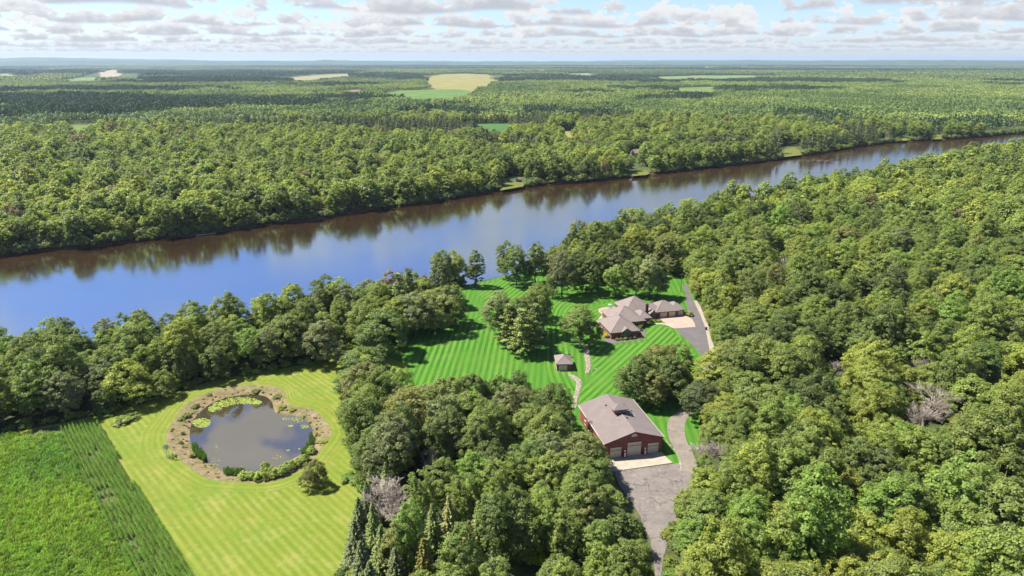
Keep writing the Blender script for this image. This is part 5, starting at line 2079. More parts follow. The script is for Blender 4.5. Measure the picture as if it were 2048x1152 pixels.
for x, y, nr, ed, s1, s2 in zip(X, Y, isn, edge, stand, stand2):
    px, py = to_px(x, y, 11)
    centre = nr and x < 26 and x > -62 and y < 190
    left = nr and x < -20 and not centre
    u = rng.random()
    if centre:
        if y > 147 - .2 * x:                       # oak stand
            kind = 'oak' if u < .86 else 'maple'
            tone = rng.choice(['dark green', 'deep green', 'mid green', 'grey-green', 'olive'], p=[.16, .36, .28, .12, .08])
            sc = rng.uniform(.82, 1.25)
        else:
            kind = 'ash' if u < .4 else 'maple' if u < .75 else 'oak'
            tone = rng.choice(['deep green', 'mid green', 'light green', 'bright green', 'olive', 'grey-green'], p=[.10, .30, .32, .10, .06, .12])
            sc = rng.uniform(.72, 1.02)
            if x < -22 and y < 140:
                kind = 'spruce' if u < .75 else 'ash'
                tone = rng.choice(['blue-green', 'deep green', 'olive', 'mid green'])
    elif left:
        kind = 'oak' if u < .55 else 'maple' if u < .8 else 'ash' if u < .93 else 'willow'
        tone = rng.choice(['dark green', 'deep green', 'mid green', 'light green', 'yellow-green', 'grey-green', 'bright green'], p=[.08, .22, .32, .18, .07, .07, .06])
        sc = rng.uniform(.68, 1.2)
    else:
        kind = 'maple' if s1 > .5 else 'oak'
        if u < .22:
            kind = ['oak', 'ash', 'maple'][int(rng.integers(3))]
        if s2 > .58:
            tone = rng.choice(['light green', 'yellow-green', 'bright green', 'mid green'], p=[.36, .26, .12, .26])
        elif s2 < .36:
            tone = rng.choice(['deep green', 'dark green', 'blue-green', 'mid green'], p=[.42, .18, .15, .25])
        else:
            tone = rng.choice(['mid green', 'light green', 'olive', 'deep green', 'grey-green'], p=[.40, .20, .10, .20, .10])
        if y < 165 and x < 85:
            tone = rng.choice(['light green', 'yellow-green', 'mid green', 'bright green'], p=[.34, .26, .25, .15])
        sc = float(np.clip(rng.lognormal(-.08, .22), .58, 1.42))
    if kind == 'spruce':
        sr, sh = rng.uniform(.9, 1.2), rng.uniform(.75, 1.0)
    else:
        sr, sh = sc * rng.uniform(.92, 1.1), sc * rng.uniform(.85, 1.08)
    if ed < 4 and kind != 'spruce' and u > .5:
        sr, sh = sr * .8, sh * .72
    Rk, Hk = PROTO[kind][0][2], PROTO[kind][0][3]
    if nr:
        fit = False
        for fs_ in (1.0, .85, .7, .55):
            if not blocks_view(x, y, Rk * sr * fs_, Hk * sh * fs_):
                fit = True
                break
        if not fit:
            continue
        sr, sh = sr * fs_, sh * fs_
    cand.append((x, y, kind, tone, sr, sh, px, py, ed, 'centre' if centre else 'left' if left else ('right' if nr else 'far')))

infr = [c for c in cand if -25 < c[6] < 2073 and c[7] < 1195 and c[9] != 'far']
infr.sort(key=lambda c: math.hypot(c[0], c[1]))
N_IND = 226
picked = infr[:N_IND]
pset = set((c[0], c[1]) for c in picked)

LANDMARKS = [('pond', g(500, 870)), ('corn', g(120, 860)), ('small shed', g(1126, 730)), ('workshop', Vector((33, 175, 0))), ('cracked yard', g(1310, 1020)), ('pale lane', g(1375, 850)),
             ('brick house', Vector((55, 262, 0))), ('upper drive', g(1410, 660)), ('largest bare tree', g(1845, 860)), ('meadow spruces', g(740, 1100)), ('river bank', g(300, 700)),
             ('lower right corner', g(1990, 1150)), ('bottom edge', g(1650, 1200)), ('right edge', g(2048, 800)), ('bottom edge', g(1150, 1200))]
ZN = {'centre': 'centre wood', 'left': 'riverside wood', 'right': 'right wood'}
KN = {'oak': 'broad round', 'maple': 'tufted', 'ash': 'tall narrow', 'willow': 'low bushy', 'spruce': 'conical'}
ORD = ['leftmost', 'second from left', 'third from left', 'fourth from left', 'fifth from left', 'sixth from left', 'seventh from left', 'eighth from left', 'ninth from left', 'tenth from left', 'eleventh from left', 'twelfth from left']
labels = {}
for c in picked:
    x, y, kind, tone, sr, sh, px, py, ed, zn = c
    lm = min(LANDMARKS, key=lambda q: math.hypot(q[1].x - x, q[1].y - y))[0]
    labels.setdefault((tone, KN[kind], ZN[zn], lm), []).append(c)
rr1 = random.Random(21)
for (tone, kn, zn, lm), cs in labels.items():
    cs.sort(key=lambda c: c[6])
    for q, c in enumerate(cs):
        o_ = ORD[q] + ' ' if len(cs) > 1 and q < len(ORD) else ''
        lab = '%s%s %s tree in %s nearest %s' % (o_, tone, kn, zn, lm)
        plant(c[0], c[1], c[2], c[3], c[4], c[5], lab, 'trees of the ' + zn, rr1)

# ---- the rest of the near woods
i_of = {k_: [j for j, q in enumerate(LOD0_LIST) if q[0] == k_] for k_ in PROTO}
rest = [c for c in cand if (c[0], c[1]) not in pset]
rj = random.Random(22)


def bulk(cs, lab):
    P = [(c[0], c[1], 0) for c in cs]
    forest_object('forest', lab, P, [rj.choice(i_of[c[2]]) if rj.random() > .012 else rj.choice(i_of['dead']) for c in cs], [rj.uniform(0, 6.28) for _ in cs],
                  [(c[4], c[4], c[5]) for c in cs], [jitter(PAL[c[3]], rj) for c in cs], C0)


bulk([c for c in rest if c[9] != 'far'], 'remaining dense mixed wood on the near side of the river')
fr = [c for c in rest if c[9] == 'far']
if fr:
    bulk(fr, 'leafy wood on the far bank, left end')

# ---- middle distance
X, Y = grid_pts(470, 1250, 8.2, .40, 15, R(43))
ok, isn = wooded(X, Y, 1.0)
cab = g(1268, 303, 3)
ok &= np.hypot(X - cab.x - 4, Y - cab.y + 14) > 17
ok &= ~hides(X, Y, 13.0)
for h_ in (10.0, 16.0, 19.0):
    ok &= ~hides(X, Y, h_, FAR_VIS[len(FIELDS):])
X, Y, isn = X[ok], Y[ok], isn[ok]
s1, s2 = vnoise(X, Y, 70, 31), vnoise(X, Y, 24, 32)
nb = len(X)
rng = np.random.default_rng(33)
dec = [j for j, q in enumerate(LOD1) if q[0] in ('oak', 'maple', 'ash')]
con = [j for j, q in enumerate(LOD1) if q[0] in ('spruce', 'pine')]
DISTP = np.hypot(X, Y)
conif = (vnoise(X, Y, 120, 34) > .72) & (DISTP > 800) & ~isn
for P_ in [gp([(1560, 226), (1850, 235), (1870, 256), (1600, 246)], 8), gp([(640, 187), (760, 196), (870, 201), (1000, 208), (1250, 226), (1250, 246), (1000, 241), (890, 236), (760, 214), (640, 204)], 8)]:  # dark conifers here partly stand in for cloud shadow on the woods
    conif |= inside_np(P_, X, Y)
conif |= rng.random(nb) < .03
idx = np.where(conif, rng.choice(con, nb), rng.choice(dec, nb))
pal = np.array([PAL[t] for t in ('dark green', 'deep green', 'mid green', 'light green', 'yellow-green', 'grey-green')])
w = np.clip(s2 * .55 + s1 * .35 + rng.normal(0, .16, nb) + .10, 0, .999)
ti = (w * 5).astype(int)
tint = pal[ti] * rng.uniform(.85, 1.15, (nb, 1))
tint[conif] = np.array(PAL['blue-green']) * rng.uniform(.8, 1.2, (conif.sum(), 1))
greyish = rng.random(nb) < .02
tint[greyish] = (.15, .12, .085)
sc = np.clip(rng.lognormal(-.06, .22, nb), .6, 1.5)
scl = np.stack([sc, sc, sc * rng.uniform(.8, 1.05, nb)], 1)
scl[conif] *= np.array([1.15, 1.15, 1.0])
Pz = np.stack([X, Y, np.zeros(nb)], 1)
forest_object('forest', 'leafy wood covering the land across the river', Pz, idx, rng.uniform(0, 6.28, nb), scl, tint, C1)

# bushes hanging over the river banks and at the wood edges
bp, bt, bs = [], [], []
rb = random.Random(44)
for bank, sgn in ((FAR, -1), (NEAR, 1)):
    for i in range(len(bank) - 1):
        a, b = bank[i], bank[i + 1]
        if math.hypot(*a) > 1500 or a[1] < 60:
            continue
        L = math.hypot(b[0] - a[0], b[1] - a[1])
        for j in range(int(L / 1.6) + 1):
            t = rb.random()
            x, y = a[0] + (b[0] - a[0]) * t, a[1] + (b[1] - a[1]) * t
            px, py = to_px(x, y, 0)
            if any(inside(p, x, y) for p in land_far) or (sgn > 0 and 925 < px < 1120):
                continue
            o_ = rb.uniform(-1.5, 3.0)
            x, y = x - DIRV[1] * sgn * -o_ * -1, y + DIRV[0] * sgn * -o_ * -1
            s = rb.uniform(.9, 3.0)
            bp.append((x, y, -1.4))
            bs.append((s, s, s * rb.uniform(.7, 1.2)))
            bt.append(jitter(PAL[rb.choice(['deep green', 'mid green', 'light green', 'dark green', 'grey-green'])], rb))
forest_object('undergrowth', 'bushes hanging over both river banks', bp, [rb.randrange(4) for _ in bp], [rb.uniform(0, 6.28) for _ in bp], bs, bt, CS)
bp, bt, bs = [], [], []
for c, name_ in ((clear_meadow, 0), (clear_lawn, 1)):
    for i in range(len(c)):
        a, b = c[i], c[(i + 1) % len(c)]
        L = math.hypot(b[0] - a[0], b[1] - a[1])
        if L > 90:
            continue
        for j in range(int(L / 1.1)):
            t = rb.random()
            x, y = a[0] + (b[0] - a[0]) * t, a[1] + (b[1] - a[1]) * t
            px, py = to_px(x, y, 0)
            if name_ == 1 and not ((px > 1395 and py < 780) or (py > 950 and px > 1180)):
                continue
            x += rb.uniform(-1.2, 1.2)
            y += rb.uniform(-.6, 2.2)
            s = rb.uniform(.45, 1.3)
            bp.append((x, y, 0))
            bs.append((s, s, s * rb.uniform(.6, 1.2)))
            bt.append(jitter(PAL[rb.choice(['mid green', 'light green', 'yellow-green', 'bright green', 'deep green'])], rb))
forest_object('undergrowth', 'low brush along the edges of the meadow and drives', bp, [rb.randrange(4) for _ in bp], [rb.uniform(0, 6.28) for _ in bp], bs, bt, CS)


# ---- far woods as stands of many trees
def stand_mesh(seed, side, step, per, size, conif, hgt=15.0, rad=5.0):
    rng = np.random.default_rng(seed)
    C, N, V, S = [], [], [], []
    m = int(side / step)
    for i in range(m):
        for j in range(m):
            x = (i + .5 + rng.uniform(-.4, .4)) * step - side / 2
            y = (j + .5 + rng.uniform(-.4, .4)) * step - side / 2
            h = hgt * rng.uniform(.68, 1.15)
            r = rad * rng.uniform(.75, 1.2)
            tone = np.clip(rng.normal(.45, .26), 0, 1)
            if conif:
                t = rng.uniform(0, 1, per) ** .7
                a = rng.uniform(0, 6.28, per)
                rr_ = r * .62 * (1 - t) + .3
                P = np.stack([x + np.cos(a) * rr_, y + np.sin(a) * rr_, 2 + (h - 1) * t], 1)
                n_ = unit(np.stack([np.cos(a), np.sin(a), np.full(per, .6)], 1) + rng.normal(size=(per, 3)) * .3)
            else:
                e = unit(rng.normal(size=(per, 3)))
                e[:, 2] = np.abs(e[:, 2]) * 1.1 - .25
                e = unit(e)
                bumpy = 1 + .22 * np.sin(e[:, 0] * 5 + seed + i) * np.cos(e[:, 1] * 5 + j)
                P = np.stack([x + e[:, 0] * r * bumpy, y + e[:, 1] * r * bumpy, h * .55 + e[:, 2] * h * .45 * bumpy], 1)
                n_ = unit(e + rng.normal(size=(per, 3)) * .4 + np.array([0, 0, .2]))
            C.append(P); N.append(n_); V.append(np.clip(tone + rng.normal(0, .1, per), 0, 1)); S.append(size * rng.uniform(.7, 1.3, per))
    C, N, V, S = map(np.concatenate, (C, N, V, S))
    VV, vv = cards(C, N, S, V, rng, .8)
    return mesh_from(VV, vv, 'stand', MATS['far_leaf'])


A2 = [stand_mesh(500 + i, 66, 8.6, 46, 2.6, False) for i in range(5)] + [stand_mesh(520 + i, 66, 6.6, 30, 2.4, True, 17, 4.4) for i in range(2)]
A3 = [stand_mesh(540 + i, 250, 13, 14, 7.0, False, 17, 8) for i in range(4)] + [stand_mesh(550 + i, 250, 12, 10, 6.0, True, 18, 8) for i in range(2)]
C2 = proto_collection('stand_mid', A2)
C3 = proto_collection('stand_far', A3)


# dark pine stands; some put cloud-shadow bands into the tree colour
PINE_SHADE_BANDS = [gp(p, 8) for p in ([(640, 187), (760, 196), (870, 201), (1000, 208), (1250, 226), (1250, 246), (1000, 241), (890, 236), (760, 214), (640, 204)],
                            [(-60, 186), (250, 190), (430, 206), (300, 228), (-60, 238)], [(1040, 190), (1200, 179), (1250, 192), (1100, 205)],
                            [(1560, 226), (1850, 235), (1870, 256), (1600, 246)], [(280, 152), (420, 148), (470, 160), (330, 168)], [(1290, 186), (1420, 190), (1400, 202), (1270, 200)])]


def stands(r0, r1, step, coll, nd, nc, seed, label, half, nscale, thr, dim):
    X, Y = grid_pts(r0, r1, step, .08, seed, half)
    ok, isn = wooded(X, Y, step * .45)
    for P in field_polys:
        ok &= dist_np(P, X, Y) > step * .42
    ok &= ~hides(X, Y, 11.0)
    X, Y = X[ok], Y[ok]
    n_ = len(X)
    rng = np.random.default_rng(seed + 1)
    con = vnoise(X * .55, Y, nscale, seed + 2) + rng.normal(0, .05, n_) > thr
    for P in PINE_SHADE_BANDS:
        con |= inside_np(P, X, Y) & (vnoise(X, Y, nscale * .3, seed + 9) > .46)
    idx = np.where(con, nd + rng.integers(0, nc, n_), rng.integers(0, nd, n_))
    s = vnoise(X, Y, nscale * .7, seed + 3) * .6 + vnoise(X, Y, nscale * .25, seed + 4) * .4
    a, b = np.array((.082, .122, .040)), np.array((.176, .218, .060))
    f = np.clip((s - .25) / .5 + rng.normal(0, .12, n_), 0, 1)[:, None]
    tint = (a + (b - a) * f) * dim
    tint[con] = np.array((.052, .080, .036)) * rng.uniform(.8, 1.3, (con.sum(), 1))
    scl = np.stack([np.full(n_, 1.0), np.full(n_, 1.0), rng.uniform(.8, 1.15, n_)], 1)
    forest_object('forest', label, np.stack([X, Y, np.zeros(n_)], 1), idx, rng.integers(0, 4, n_) * math.pi / 2, scl, tint, coll)


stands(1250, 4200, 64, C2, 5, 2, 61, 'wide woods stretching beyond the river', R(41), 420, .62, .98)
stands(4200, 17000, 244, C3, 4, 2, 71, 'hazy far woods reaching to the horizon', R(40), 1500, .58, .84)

# low wooded hills closing the horizon
plain('far_hill', (0.060, 0.085, 0.030), (0.040, 0.060, 0.024), 0.0015, 0.95, 0.05, detail=8)
rh = np.random.default_rng(7)
for lab, r_, h0, amp, bumps in (('low wooded rise along the horizon', 17500, 84, 18, []), ('farther wooded ridge with a rounded hill on the left', 22000, 102, 14, [(-33.2, 45, 3.0), (-31.0, 25, 6)])):
    vs3, fs3 = [], []
    na = 260
    ph = rh.uniform(0, 6.28, 8)
    for i in range(na + 1):
        a = -50 + 100 * i / na
        h = h0 + amp * sum(math.sin(a * f_ + p_) / (q + 1) for q, (f_, p_) in enumerate(zip((.12, .31, .7, 1.3, 2.2, 3.7), ph))) + rh.uniform(-2.5, 2.5)
        for (c_, hh, ww) in bumps:
            h += hh * math.exp(-((a - c_) / ww) ** 2)
        for (rr_, z_) in ((r_ - 2500, -2), (r_ - 900, h * .7), (r_, h), (r_ + 3000, -2)):
            vs3.append((rr_ * math.sin(R(a)), rr_ * math.cos(R(a)), z_))
    for i in range(na):
        for j in range(3):
            fs3.append((i * 4 + j, (i + 1) * 4 + j, (i + 1) * 4 + j + 1, i * 4 + j + 1))
    me = bpy.data.meshes.new('hills')
    me.from_pydata(vs3, [], fs3)
    o = link('hills', me, MATS['far_hill'])
    tag(o, lab, None, None, 'structure')
# ------------------------------------------------------------------ corn
def corn_mesh(seed, L=1.5, plants=6):
    rng = np.random.default_rng(seed)
    V, vary = [], []
    for p in range(plants):
        x = (p + rng.uniform(.2, .8)) * L / plants - L / 2
        y = rng.normal(0, .05)
        h = rng.uniform(1.45, 2.0)
        # stalk as two thin crossed strips
        for a in (0, math.pi / 2):
            c, s = math.cos(a) * .025, math.sin(a) * .025
            V += [(x - c, y - s, 0), (x + c, y + s, 0), (x + c, y + s, h), (x - c, y - s, h)]
            vary += [.3] * 4
        for l in range(7):
            z = h * (.25 + .11 * l)
            a = l * math.pi + rng.normal(0, .7) + p
            ll = rng.uniform(.5, .85)
            d = np.array([math.cos(a), math.sin(a), 0])
            sd = np.array([-math.sin(a), math.cos(a), 0]) * .06
            b = np.array([x, y, z])
            m = b + d * ll * .5 + np.array([0, 0, .30])
            e = b + d * ll + np.array([0, 0, .02])
            v = np.clip(rng.normal(.5, .2), 0, 1)
            for (q0, w0, q1, w1) in ((b, .6, m, 1.1), (m, 1.1, e, .25)):
                V += [tuple(q0 - sd * w0), tuple(q0 + sd * w0), tuple(q1 + sd * w1), tuple(q1 - sd * w1)]
                vary += [v] * 4
    return mesh_from(np.array(V), np.array(vary), 'corn', MATS['leaf'])


CC = proto_collection('corn_row', [corn_mesh(700 + i) for i in range(4)])
e0, e1 = g(218, 880), g(392, 1160)
ed = Vector((e1.x - e0.x, e1.y - e0.y, 0)).normalized()           # along the field's right edge
en = Vector((ed.y, -ed.x, 0))                                     # into the field
if en.x > 0:
    en = -en
bare = [(g(203, 985), 2.6, 1.6), (g(212, 1002), 1.6, 2.0), (g(235, 1048), 1.3, 1.5), (g(262, 1085), 1.2, 1.2), (g(190, 905), .7, .7), (g(42, 872), 1.2, .6)]
Pc, rc_, tc, sc_ = [], [], [], []
rk = random.Random(55)
gx = g(226, 900)


def in_bare(x, y):
    return any(((x - b.x) / a) ** 2 + ((y - b.y) / c) ** 2 < rk.uniform(.6, 1.3) for b, a, c in bare)


for r_ in range(10):                                              # edge rows run along the field side
    off = .5 + r_ * .98
    for s in np.arange(-14, 110, 1.45):
        p = Vector((e0.x, e0.y, 0)) + ed * s + en * off
        if not inside(corn_poly, p.x, p.y) or in_bare(p.x, p.y) or rk.random() < .05:
            continue
        Pc.append((p.x, p.y, .07))
        rc_.append(math.atan2(ed.y, ed.x) + rk.uniform(-.05, .05))
        q = rk.uniform(.75, 1.1)
        sc_.append((1, .72, q))
        tc.append(jitter((.135, .235, .036), rk, .2))
wave = lambda x, y: float(vnoise(np.array([x]), np.array([y]), 16, 91)[0])
for y in np.arange(96, 190, .92):                                 # the block itself
    for x in np.arange(-205, -62, 1.42):
        yy = y + x * .10
        if not inside(corn_poly, x, yy):
            continue
        d = (Vector((x, yy, 0)) - Vector((e0.x, e0.y, 0))).dot(en)
        if d < 9.9 or in_bare(x, yy):
            continue
        px, py = to_px(x, yy, 1)
        if px < -60 or py > 1215:
            continue
        Pc.append((x + rk.uniform(-.3, .3), yy + rk.uniform(-.12, .12), .07))
        rc_.append(rk.uniform(0, 6.28))
        q = rk.uniform(.72, 1.2)
        sc_.append((1.05, 1.25, q))
        v = wave(x, yy)
        base = (.100 + .085 * v, .205 + .065 * v, .026)
        tc.append(jitter(base, rk, .32))
forest_object('corn_field', 'dense green corn with straight rows along its right side', Pc, [rk.randrange(4) for _ in Pc], rc_, sc_, tc, CC)

# ------------------------------------------------------------------ pond plants
plain('lily', (0.21, 0.25, 0.035), (0.14, 0.19, 0.03), 1.2, 0.5, 0.3)


def lily_patch(label, blobs, n_, seed, smin=.12, smax=.26):
    rr = random.Random(seed)
    mb = MB()
    tries = 0
    while n_ > 0 and tries < 20000:
        tries += 1
        b = rr.choice(blobs)
        a, t = rr.uniform(0, 6.28), math.sqrt(rr.random())
        px, py = b[0] + math.cos(a) * t * b[2], b[1] + math.sin(a) * t * b[3]
        p = g(310 + px / PS, 760 + py / PS, POND_Z)
        s = rr.uniform(smin, smax)
        st = rr.uniform(0, 6.28)
        z = POND_Z + .012 + rr.uniform(0, .03)
        pts = [(p.x, p.y, z)] + [(p.x + s * math.cos(st + .3 + 5.7 * k / 7), p.y + s * math.sin(st + .3 + 5.7 * k / 7), z + rr.uniform(0, .02)) for k in range(8)]
        mb.add(pts, [(0, k + 1, k + 2) for k in range(7)])
        n_ -= 1
    me = bpy.data.meshes.new('lily_pads')
    me.from_pydata(mb.v, [], mb.f)
    o = link('lily_pads', me, MATS['lily'])
    tag(o, label, None, None, 'stuff')


lily_patch('long band of yellow lily pads along the pond\'s far shore', [(600, 305, 45, 30), (650, 275, 60, 40), (720, 250, 60, 38), (800, 225, 60, 38), (880, 215, 60, 38), (950, 215, 60, 40), (1020, 225, 60, 32), (1075, 235, 40, 20)], 900, 1)
lily_patch('round patch of yellow lily pads at the pond\'s left side', [(490, 450, 95, 48)], 300, 2)
lily_patch('loose pale lily pads at the pond\'s right end', [(1390, 405, 55, 18), (1500, 420, 55, 25), (1560, 490, 45, 22), (1420, 483, 30, 8)], 120, 3, .1, .25)
lily_patch('few scattered pads on the open pond water', [(1270, 815, 60, 22), (1400, 740, 30, 10), (640, 855, 60, 40), (870, 915, 60, 15), (650, 720, 40, 40), (1510, 720, 20, 10)], 60, 4, .08, .2)


def reeds(label, blobs, n_, seed, h0, h1, col):
    rng = random.Random(seed)
    V, vary = [], []
    for _ in range(n_):
        b = rng.choice(blobs)
        a, t = rng.uniform(0, 6.28), math.sqrt(rng.random())
        p = g(310 + (b[0] + math.cos(a) * t * b[2]) / PS, 760 + (b[1] + math.sin(a) * t * b[3]) / PS, POND_Z)
        h = rng.uniform(h0, h1)
        for q in range(3):
            an = rng.uniform(0, 6.28)
            w = .045
            dx, dy = math.cos(an), math.sin(an)
            lean = rng.uniform(0, .35)
            mx, my = p.x + dx * lean * .3, p.y + dy * lean * .3
            ex, ey = p.x + dx * lean, p.y + dy * lean
            v = min(1, max(0, rng.gauss(.45, .2)))
            V += [(p.x - dy * w, p.y + dx * w, POND_Z - .1), (p.x + dy * w, p.y - dx * w, POND_Z - .1), (mx + dy * w, my - dx * w, POND_Z + h * .6), (mx - dy * w, my + dx * w, POND_Z + h * .6)]
            V += [(mx - dy * w, my + dx * w, POND_Z + h * .6), (mx + dy * w, my - dx * w, POND_Z + h * .6), (ex + .01, ey, POND_Z + h), (ex - .01, ey, POND_Z + h)]
            vary += [v] * 8
    me = mesh_from(np.array(V), np.array(vary), 'cattails', MATS['leaf'])
    o = link('cattails', me)
    o['tint'] = col
    tag(o, label, None, None, 'stuff')


reeds('dark cattail clump at the pond\'s left shore', [(425, 740, 35, 40), (470, 800, 45, 45), (520, 840, 30, 30)], 420, 5, 1.3, 2.3, (.07, .13, .03))
reeds('cattails on the near shore left of the shrubs', [(760, 985, 40, 35), (830, 990, 60, 30), (900, 985, 50, 20)], 420, 6, 1.0, 1.9, (.07, .125, .035))
reeds('cattails at the pond\'s right end', [(1640, 650, 25, 60), (1610, 740, 35, 50), (1570, 790, 40, 30)], 420, 7, 1.3, 2.2, (.07, .13, .03))


def bush(px, py, s, h, tone, label, group=None, z=0.0):
    p = g(px, py, z)
    t = thing('shrub', label, 'shrub', p, rr2.uniform(0, 6.28), group)
    t.scale = (s, s, h)
    a = bpy.data.objects.new('stem', SHRUB_STEM)
    b = bpy.data.objects.new('foliage', rr2.choice(SHRUB))
    for o in (a, b):
        COL.objects.link(o)
        o.parent = t
    b['tint'] = jitter(PAL[tone] if isinstance(tone, str) else tone, rr2, .1)
    return t


rr2 = random.Random(66)
zb = lambda x, y: (310 + x / PS, 760 + y / PS)
GB = 'shrubs along the near shore of the pond'
for (x, y, s, h, tone, lab) in ((930, 1030, 1.0, .9, 'light green', 'low round shrub leftmost in the pond shore row'), (1020, 1030, 1.05, .95, 'mid green', 'shrub second from the left in the pond shore row'),
                                (1120, 1030, 1.35, 1.3, 'light green', 'tallest shrub of the pond shore row'), (1160, 940, .9, 1.1, 'mid green', 'shrub standing in the water edge behind the tallest one'),
                                (1225, 1010, 1.2, 1.1, 'light green', 'shrub right of the tallest in the pond shore row'), (1320, 985, 1.15, 1.0, 'light green', 'middle shrub of the right half of the pond shore row'),
                                (1400, 940, 1.1, 1.05, 'mid green', 'rounded shrub fourth from the right on the pond shore'), (1480, 900, 1.1, 1.0, 'light green', 'rounded shrub third from the right on the pond shore'),
                                (1560, 850, 1.1, .95, 'mid green', 'rounded shrub second from the right on the pond shore'), (1640, 760, .95, .85, 'light green', 'shrub beside the right cattails on the pond shore')):
    bush(*zb(x, y), s, h, tuple(c_ * 1.35 for c_ in PAL[tone]), lab, GB)
for (x, y, s, h, tone, lab) in ((390, 800, .6, .45, 'yellow-green', 'small yellow mound beside the dark left cattails'), (330, 380, 1.0, .4, 'light green', 'low bright mat of leaves on the pond\'s left bank'),
                                (270, 420, .8, .35, 'light green', 'lower bright mat on the outer left bank'), (420, 280, .9, .35, 'mid green', 'low leafy mat high on the left pond bank'),
                                (290, 560, .45, .35, 'light green', 'small green tuft on the left pond bank'), (270, 660, .5, .35, 'light green', 'small tuft below the other on the left bank'),
                                (570, 165, .6, .4, 'mid green', 'small green tuft on the stones at the pond\'s far left'), (1330, 290, 1.1, .35, 'yellow-green', 'low bright growth on the pond\'s inner point'),
                                (1440, 310, 1.0, .3, 'yellow-green', 'bright mat right of the inner point'), (1280, 180, 1.0, .3, 'olive', 'dry weedy mat on the far right pond bank'),
                                (1760, 660, 1.1, .35, 'yellow-green', 'bright low growth at the right pond end'), (180, 815, .9, .4, 'mid green', 'low plants at the foot of the garden windmill'), (1050, 120, 1.0, .3, 'olive', 'weedy mat on the far pond bank')):
    bush(*zb(x, y), s, h, tone, lab, 'low plants on the pond bank', -.25)
# weeds all over the bank
wp, wt, ws_ = [], [], []
smp = pond_sampler(0.12, .98)
for _ in range(170):
    x, y, z = smp(rr2)
    s_ = rr2.uniform(.08, .26)
    wp.append((x, y, z - .02))
    ws_.append((s_ * 1.2, s_ * 1.2, s_ * rr2.uniform(.4, .9)))
    wt.append(jitter(rr2.choice([PAL['olive'], PAL['light green'], PAL['yellow-green'], (.17, .11, .05), (.2, .17, .05)]), rr2))
forest_object('bank_weeds', 'small weeds dotted over the pond bank', wp, [rr2.randrange(4) for _ in wp], [rr2.uniform(0, 6.28) for _ in wp], ws_, wt, CS)
# round clipped shrubs by the house
GH = 'clipped shrubs before the house wing'
for i, (x, y, lab) in enumerate(((2.3, -.7, 'clipped shrub leftmost before the house wing'), (4.2, -.7, 'second clipped shrub before the house wing'), (6.0, -.6, 'third clipped shrub, under the gable window'),
                                 (7.9, -.5, 'fourth clipped shrub, right of the gable window'), (9.9, -.4, 'clipped shrub rightmost of the wing row'))):
    p = hl(x, y)
    px, py = to_px(*p[:2], 0)
    bush(px, py, .62, .55, 'olive' if i > 2 else 'light green', lab, GH)
for (x, y, s, h, tone, lab) in ((-.9, 3.2, .75, .8, (.42, .36, .02), 'bright yellow flowering shrub at the left house wall'), (-1.2, 5.4, .7, .7, (.36, .34, .03), 'yellow shrub behind the brighter one at the house wall'),
                                (13.4, 3.5, .7, .6, 'mid green', 'shrub in the bed right of the house wing'), (15.0, 7.4, .9, .8, 'deep green', 'dark shrub in the corner by the house entry'), (16.5, 9.2, .8, .8, 'deep green', 'dark shrub under the entry windows'),
                                (19.5, 11.8, 1.0, .9, 'deep green', 'dark rounded shrub before the porch columns'), (21.8, 12.4, .9, .9, 'dark green', 'dark shrub right of the porch columns'), (25.0, 15.6, 1.0, .45, 'light green', 'low light shrub in the small entry bed'), (27.0, 15.0, .8, .4, 'yellow-green', 'low yellow-green shrub beside the paved court'),
                                (43.2, 18.2, 1.15, .9, 'yellow-green', 'rounded shrub at the garage corner by the drive'), (9.8, 27.2, 1.2, 1.2, 'olive', 'large shrub at the house corner on the patio'), (11.4, 26.0, 1.0, 1.0, 'yellow-green', 'second shrub by the patio and house wall'), (13.0, -.2, .5, .4, 'deep green', 'small dark shrub at the right corner of the wing')):
    p = hl(x, y)
    px, py = to_px(*p[:2], 0)
    bush(px, py, s, h, tone, lab)
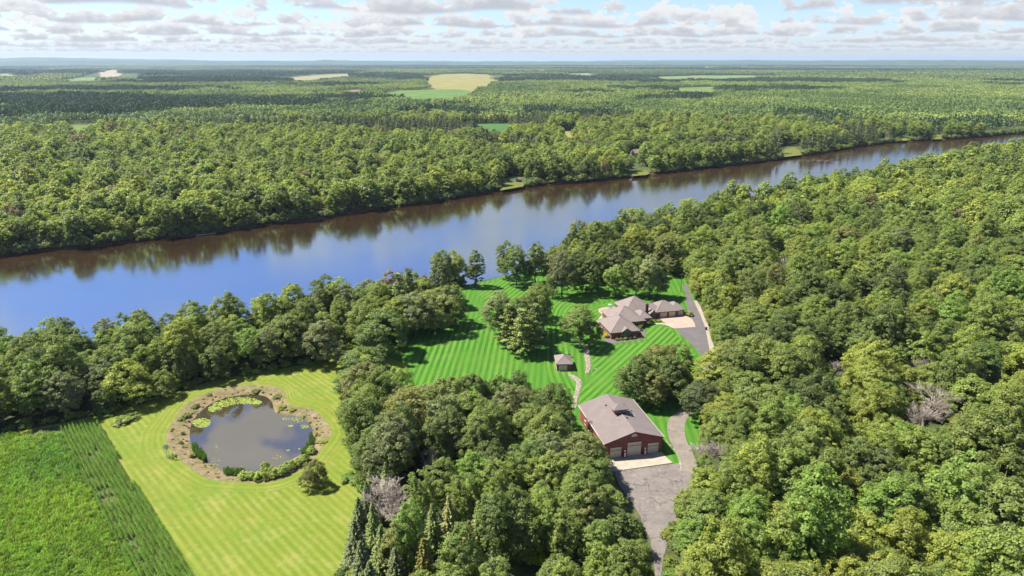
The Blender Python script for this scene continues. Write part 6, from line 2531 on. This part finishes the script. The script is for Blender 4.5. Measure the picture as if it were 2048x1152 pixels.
for (px, py, s, h, tone, lab) in ((700, 958, 1.7, .8, 'bright green', 'bright low shrub at the wood edge by the meadow'), (716, 968, 1.4, .7, 'bright green', 'bright shrub right of the low one at the wood edge'), (245, 845, 2.0, .7, 'light green', 'sprawling light shrub between corn and meadow trees'),
                                  (262, 838, 1.8, .7, 'light green', 'second sprawling shrub beside the corn corner'), (215, 828, 2.0, .9, 'bright green', 'bright brush at the wood edge above the corn corner'), (1075, 1128, 1.9, 2.2, (.22, .26, .02), 'vivid yellow-green bush at the bottom of the centre wood')):
    bush(px, py, s, h, tone, lab)

# ------------------------------------------------------------------ far houses and a mast
for (px, py, w, d, h, rz, wl, rf, lab) in ((1425, 137, 40, 90, 14, R(70), 'white_paint', 'white_trim', 'white industrial building far beyond the woods'), (1090, 142, 30, 60, 10, R(80), 'white_paint', 'white_trim', 'pale farm buildings at the far middle'),
                                           (1388, 155, 16, 40, 7, R(75), 'red_siding', 'brown_shingle', 'red roofed farmhouse beside the far strip field'), (1402, 156, 12, 24, 6, R(80), 'white_paint', 'red_siding', 'small red roofed barn right of the farmhouse'),
                                           (200, 131, 40, 110, 16, R(85), 'white_paint', 'white_trim', 'white long building far left above the road cut'), (1725, 154, 14, 26, 6, R(70), 'white_trim', 'grey_shingle', 'small pale house in the far right woods')):
    far_house(px, py, w, d, h, rz, wl, rf, 'far_building', lab, 'building', .5, 8)
p = g(453, 124, 20)
dm_ = min(15000, math.hypot(p.x, p.y))
p = Vector((p.x, p.y, 0)).normalized() * dm_
t = thing('radio_mast', 'thin tall mast on the horizon left of the middle', 'mast', (p.x, p.y, 0))
MB().tube((0, 0, 0), (0, 0, 150), 3.0, 1.6, 6).build('shaft', MATS['steel'], t)
MB().lathe([(1.5, 0), (5.5, 4), (5.5, 10), (1.5, 14)], 8, (0, 0, 118)).build('platform', MATS['steel'], t)

# ------------------------------------------------------------------ air
m, k, out = new_mat('haze')
pv_ = k.n('ShaderNodeVolumePrincipled')
pv_.inputs['Color'].default_value = (0.50, 0.66, 0.90, 1)
pv_.inputs['Density'].default_value = 3.2e-5
pv_.inputs['Anisotropy'].default_value = 0.25
k.l(pv_.outputs[0], out.inputs['Volume'])
hz = MB().box(-66000, 66000, -9000, 66000, -6.0, 196.0).build('haze', m)
tag(hz, 'thin bluish summer haze over the whole landscape', None, None, 'stuff')
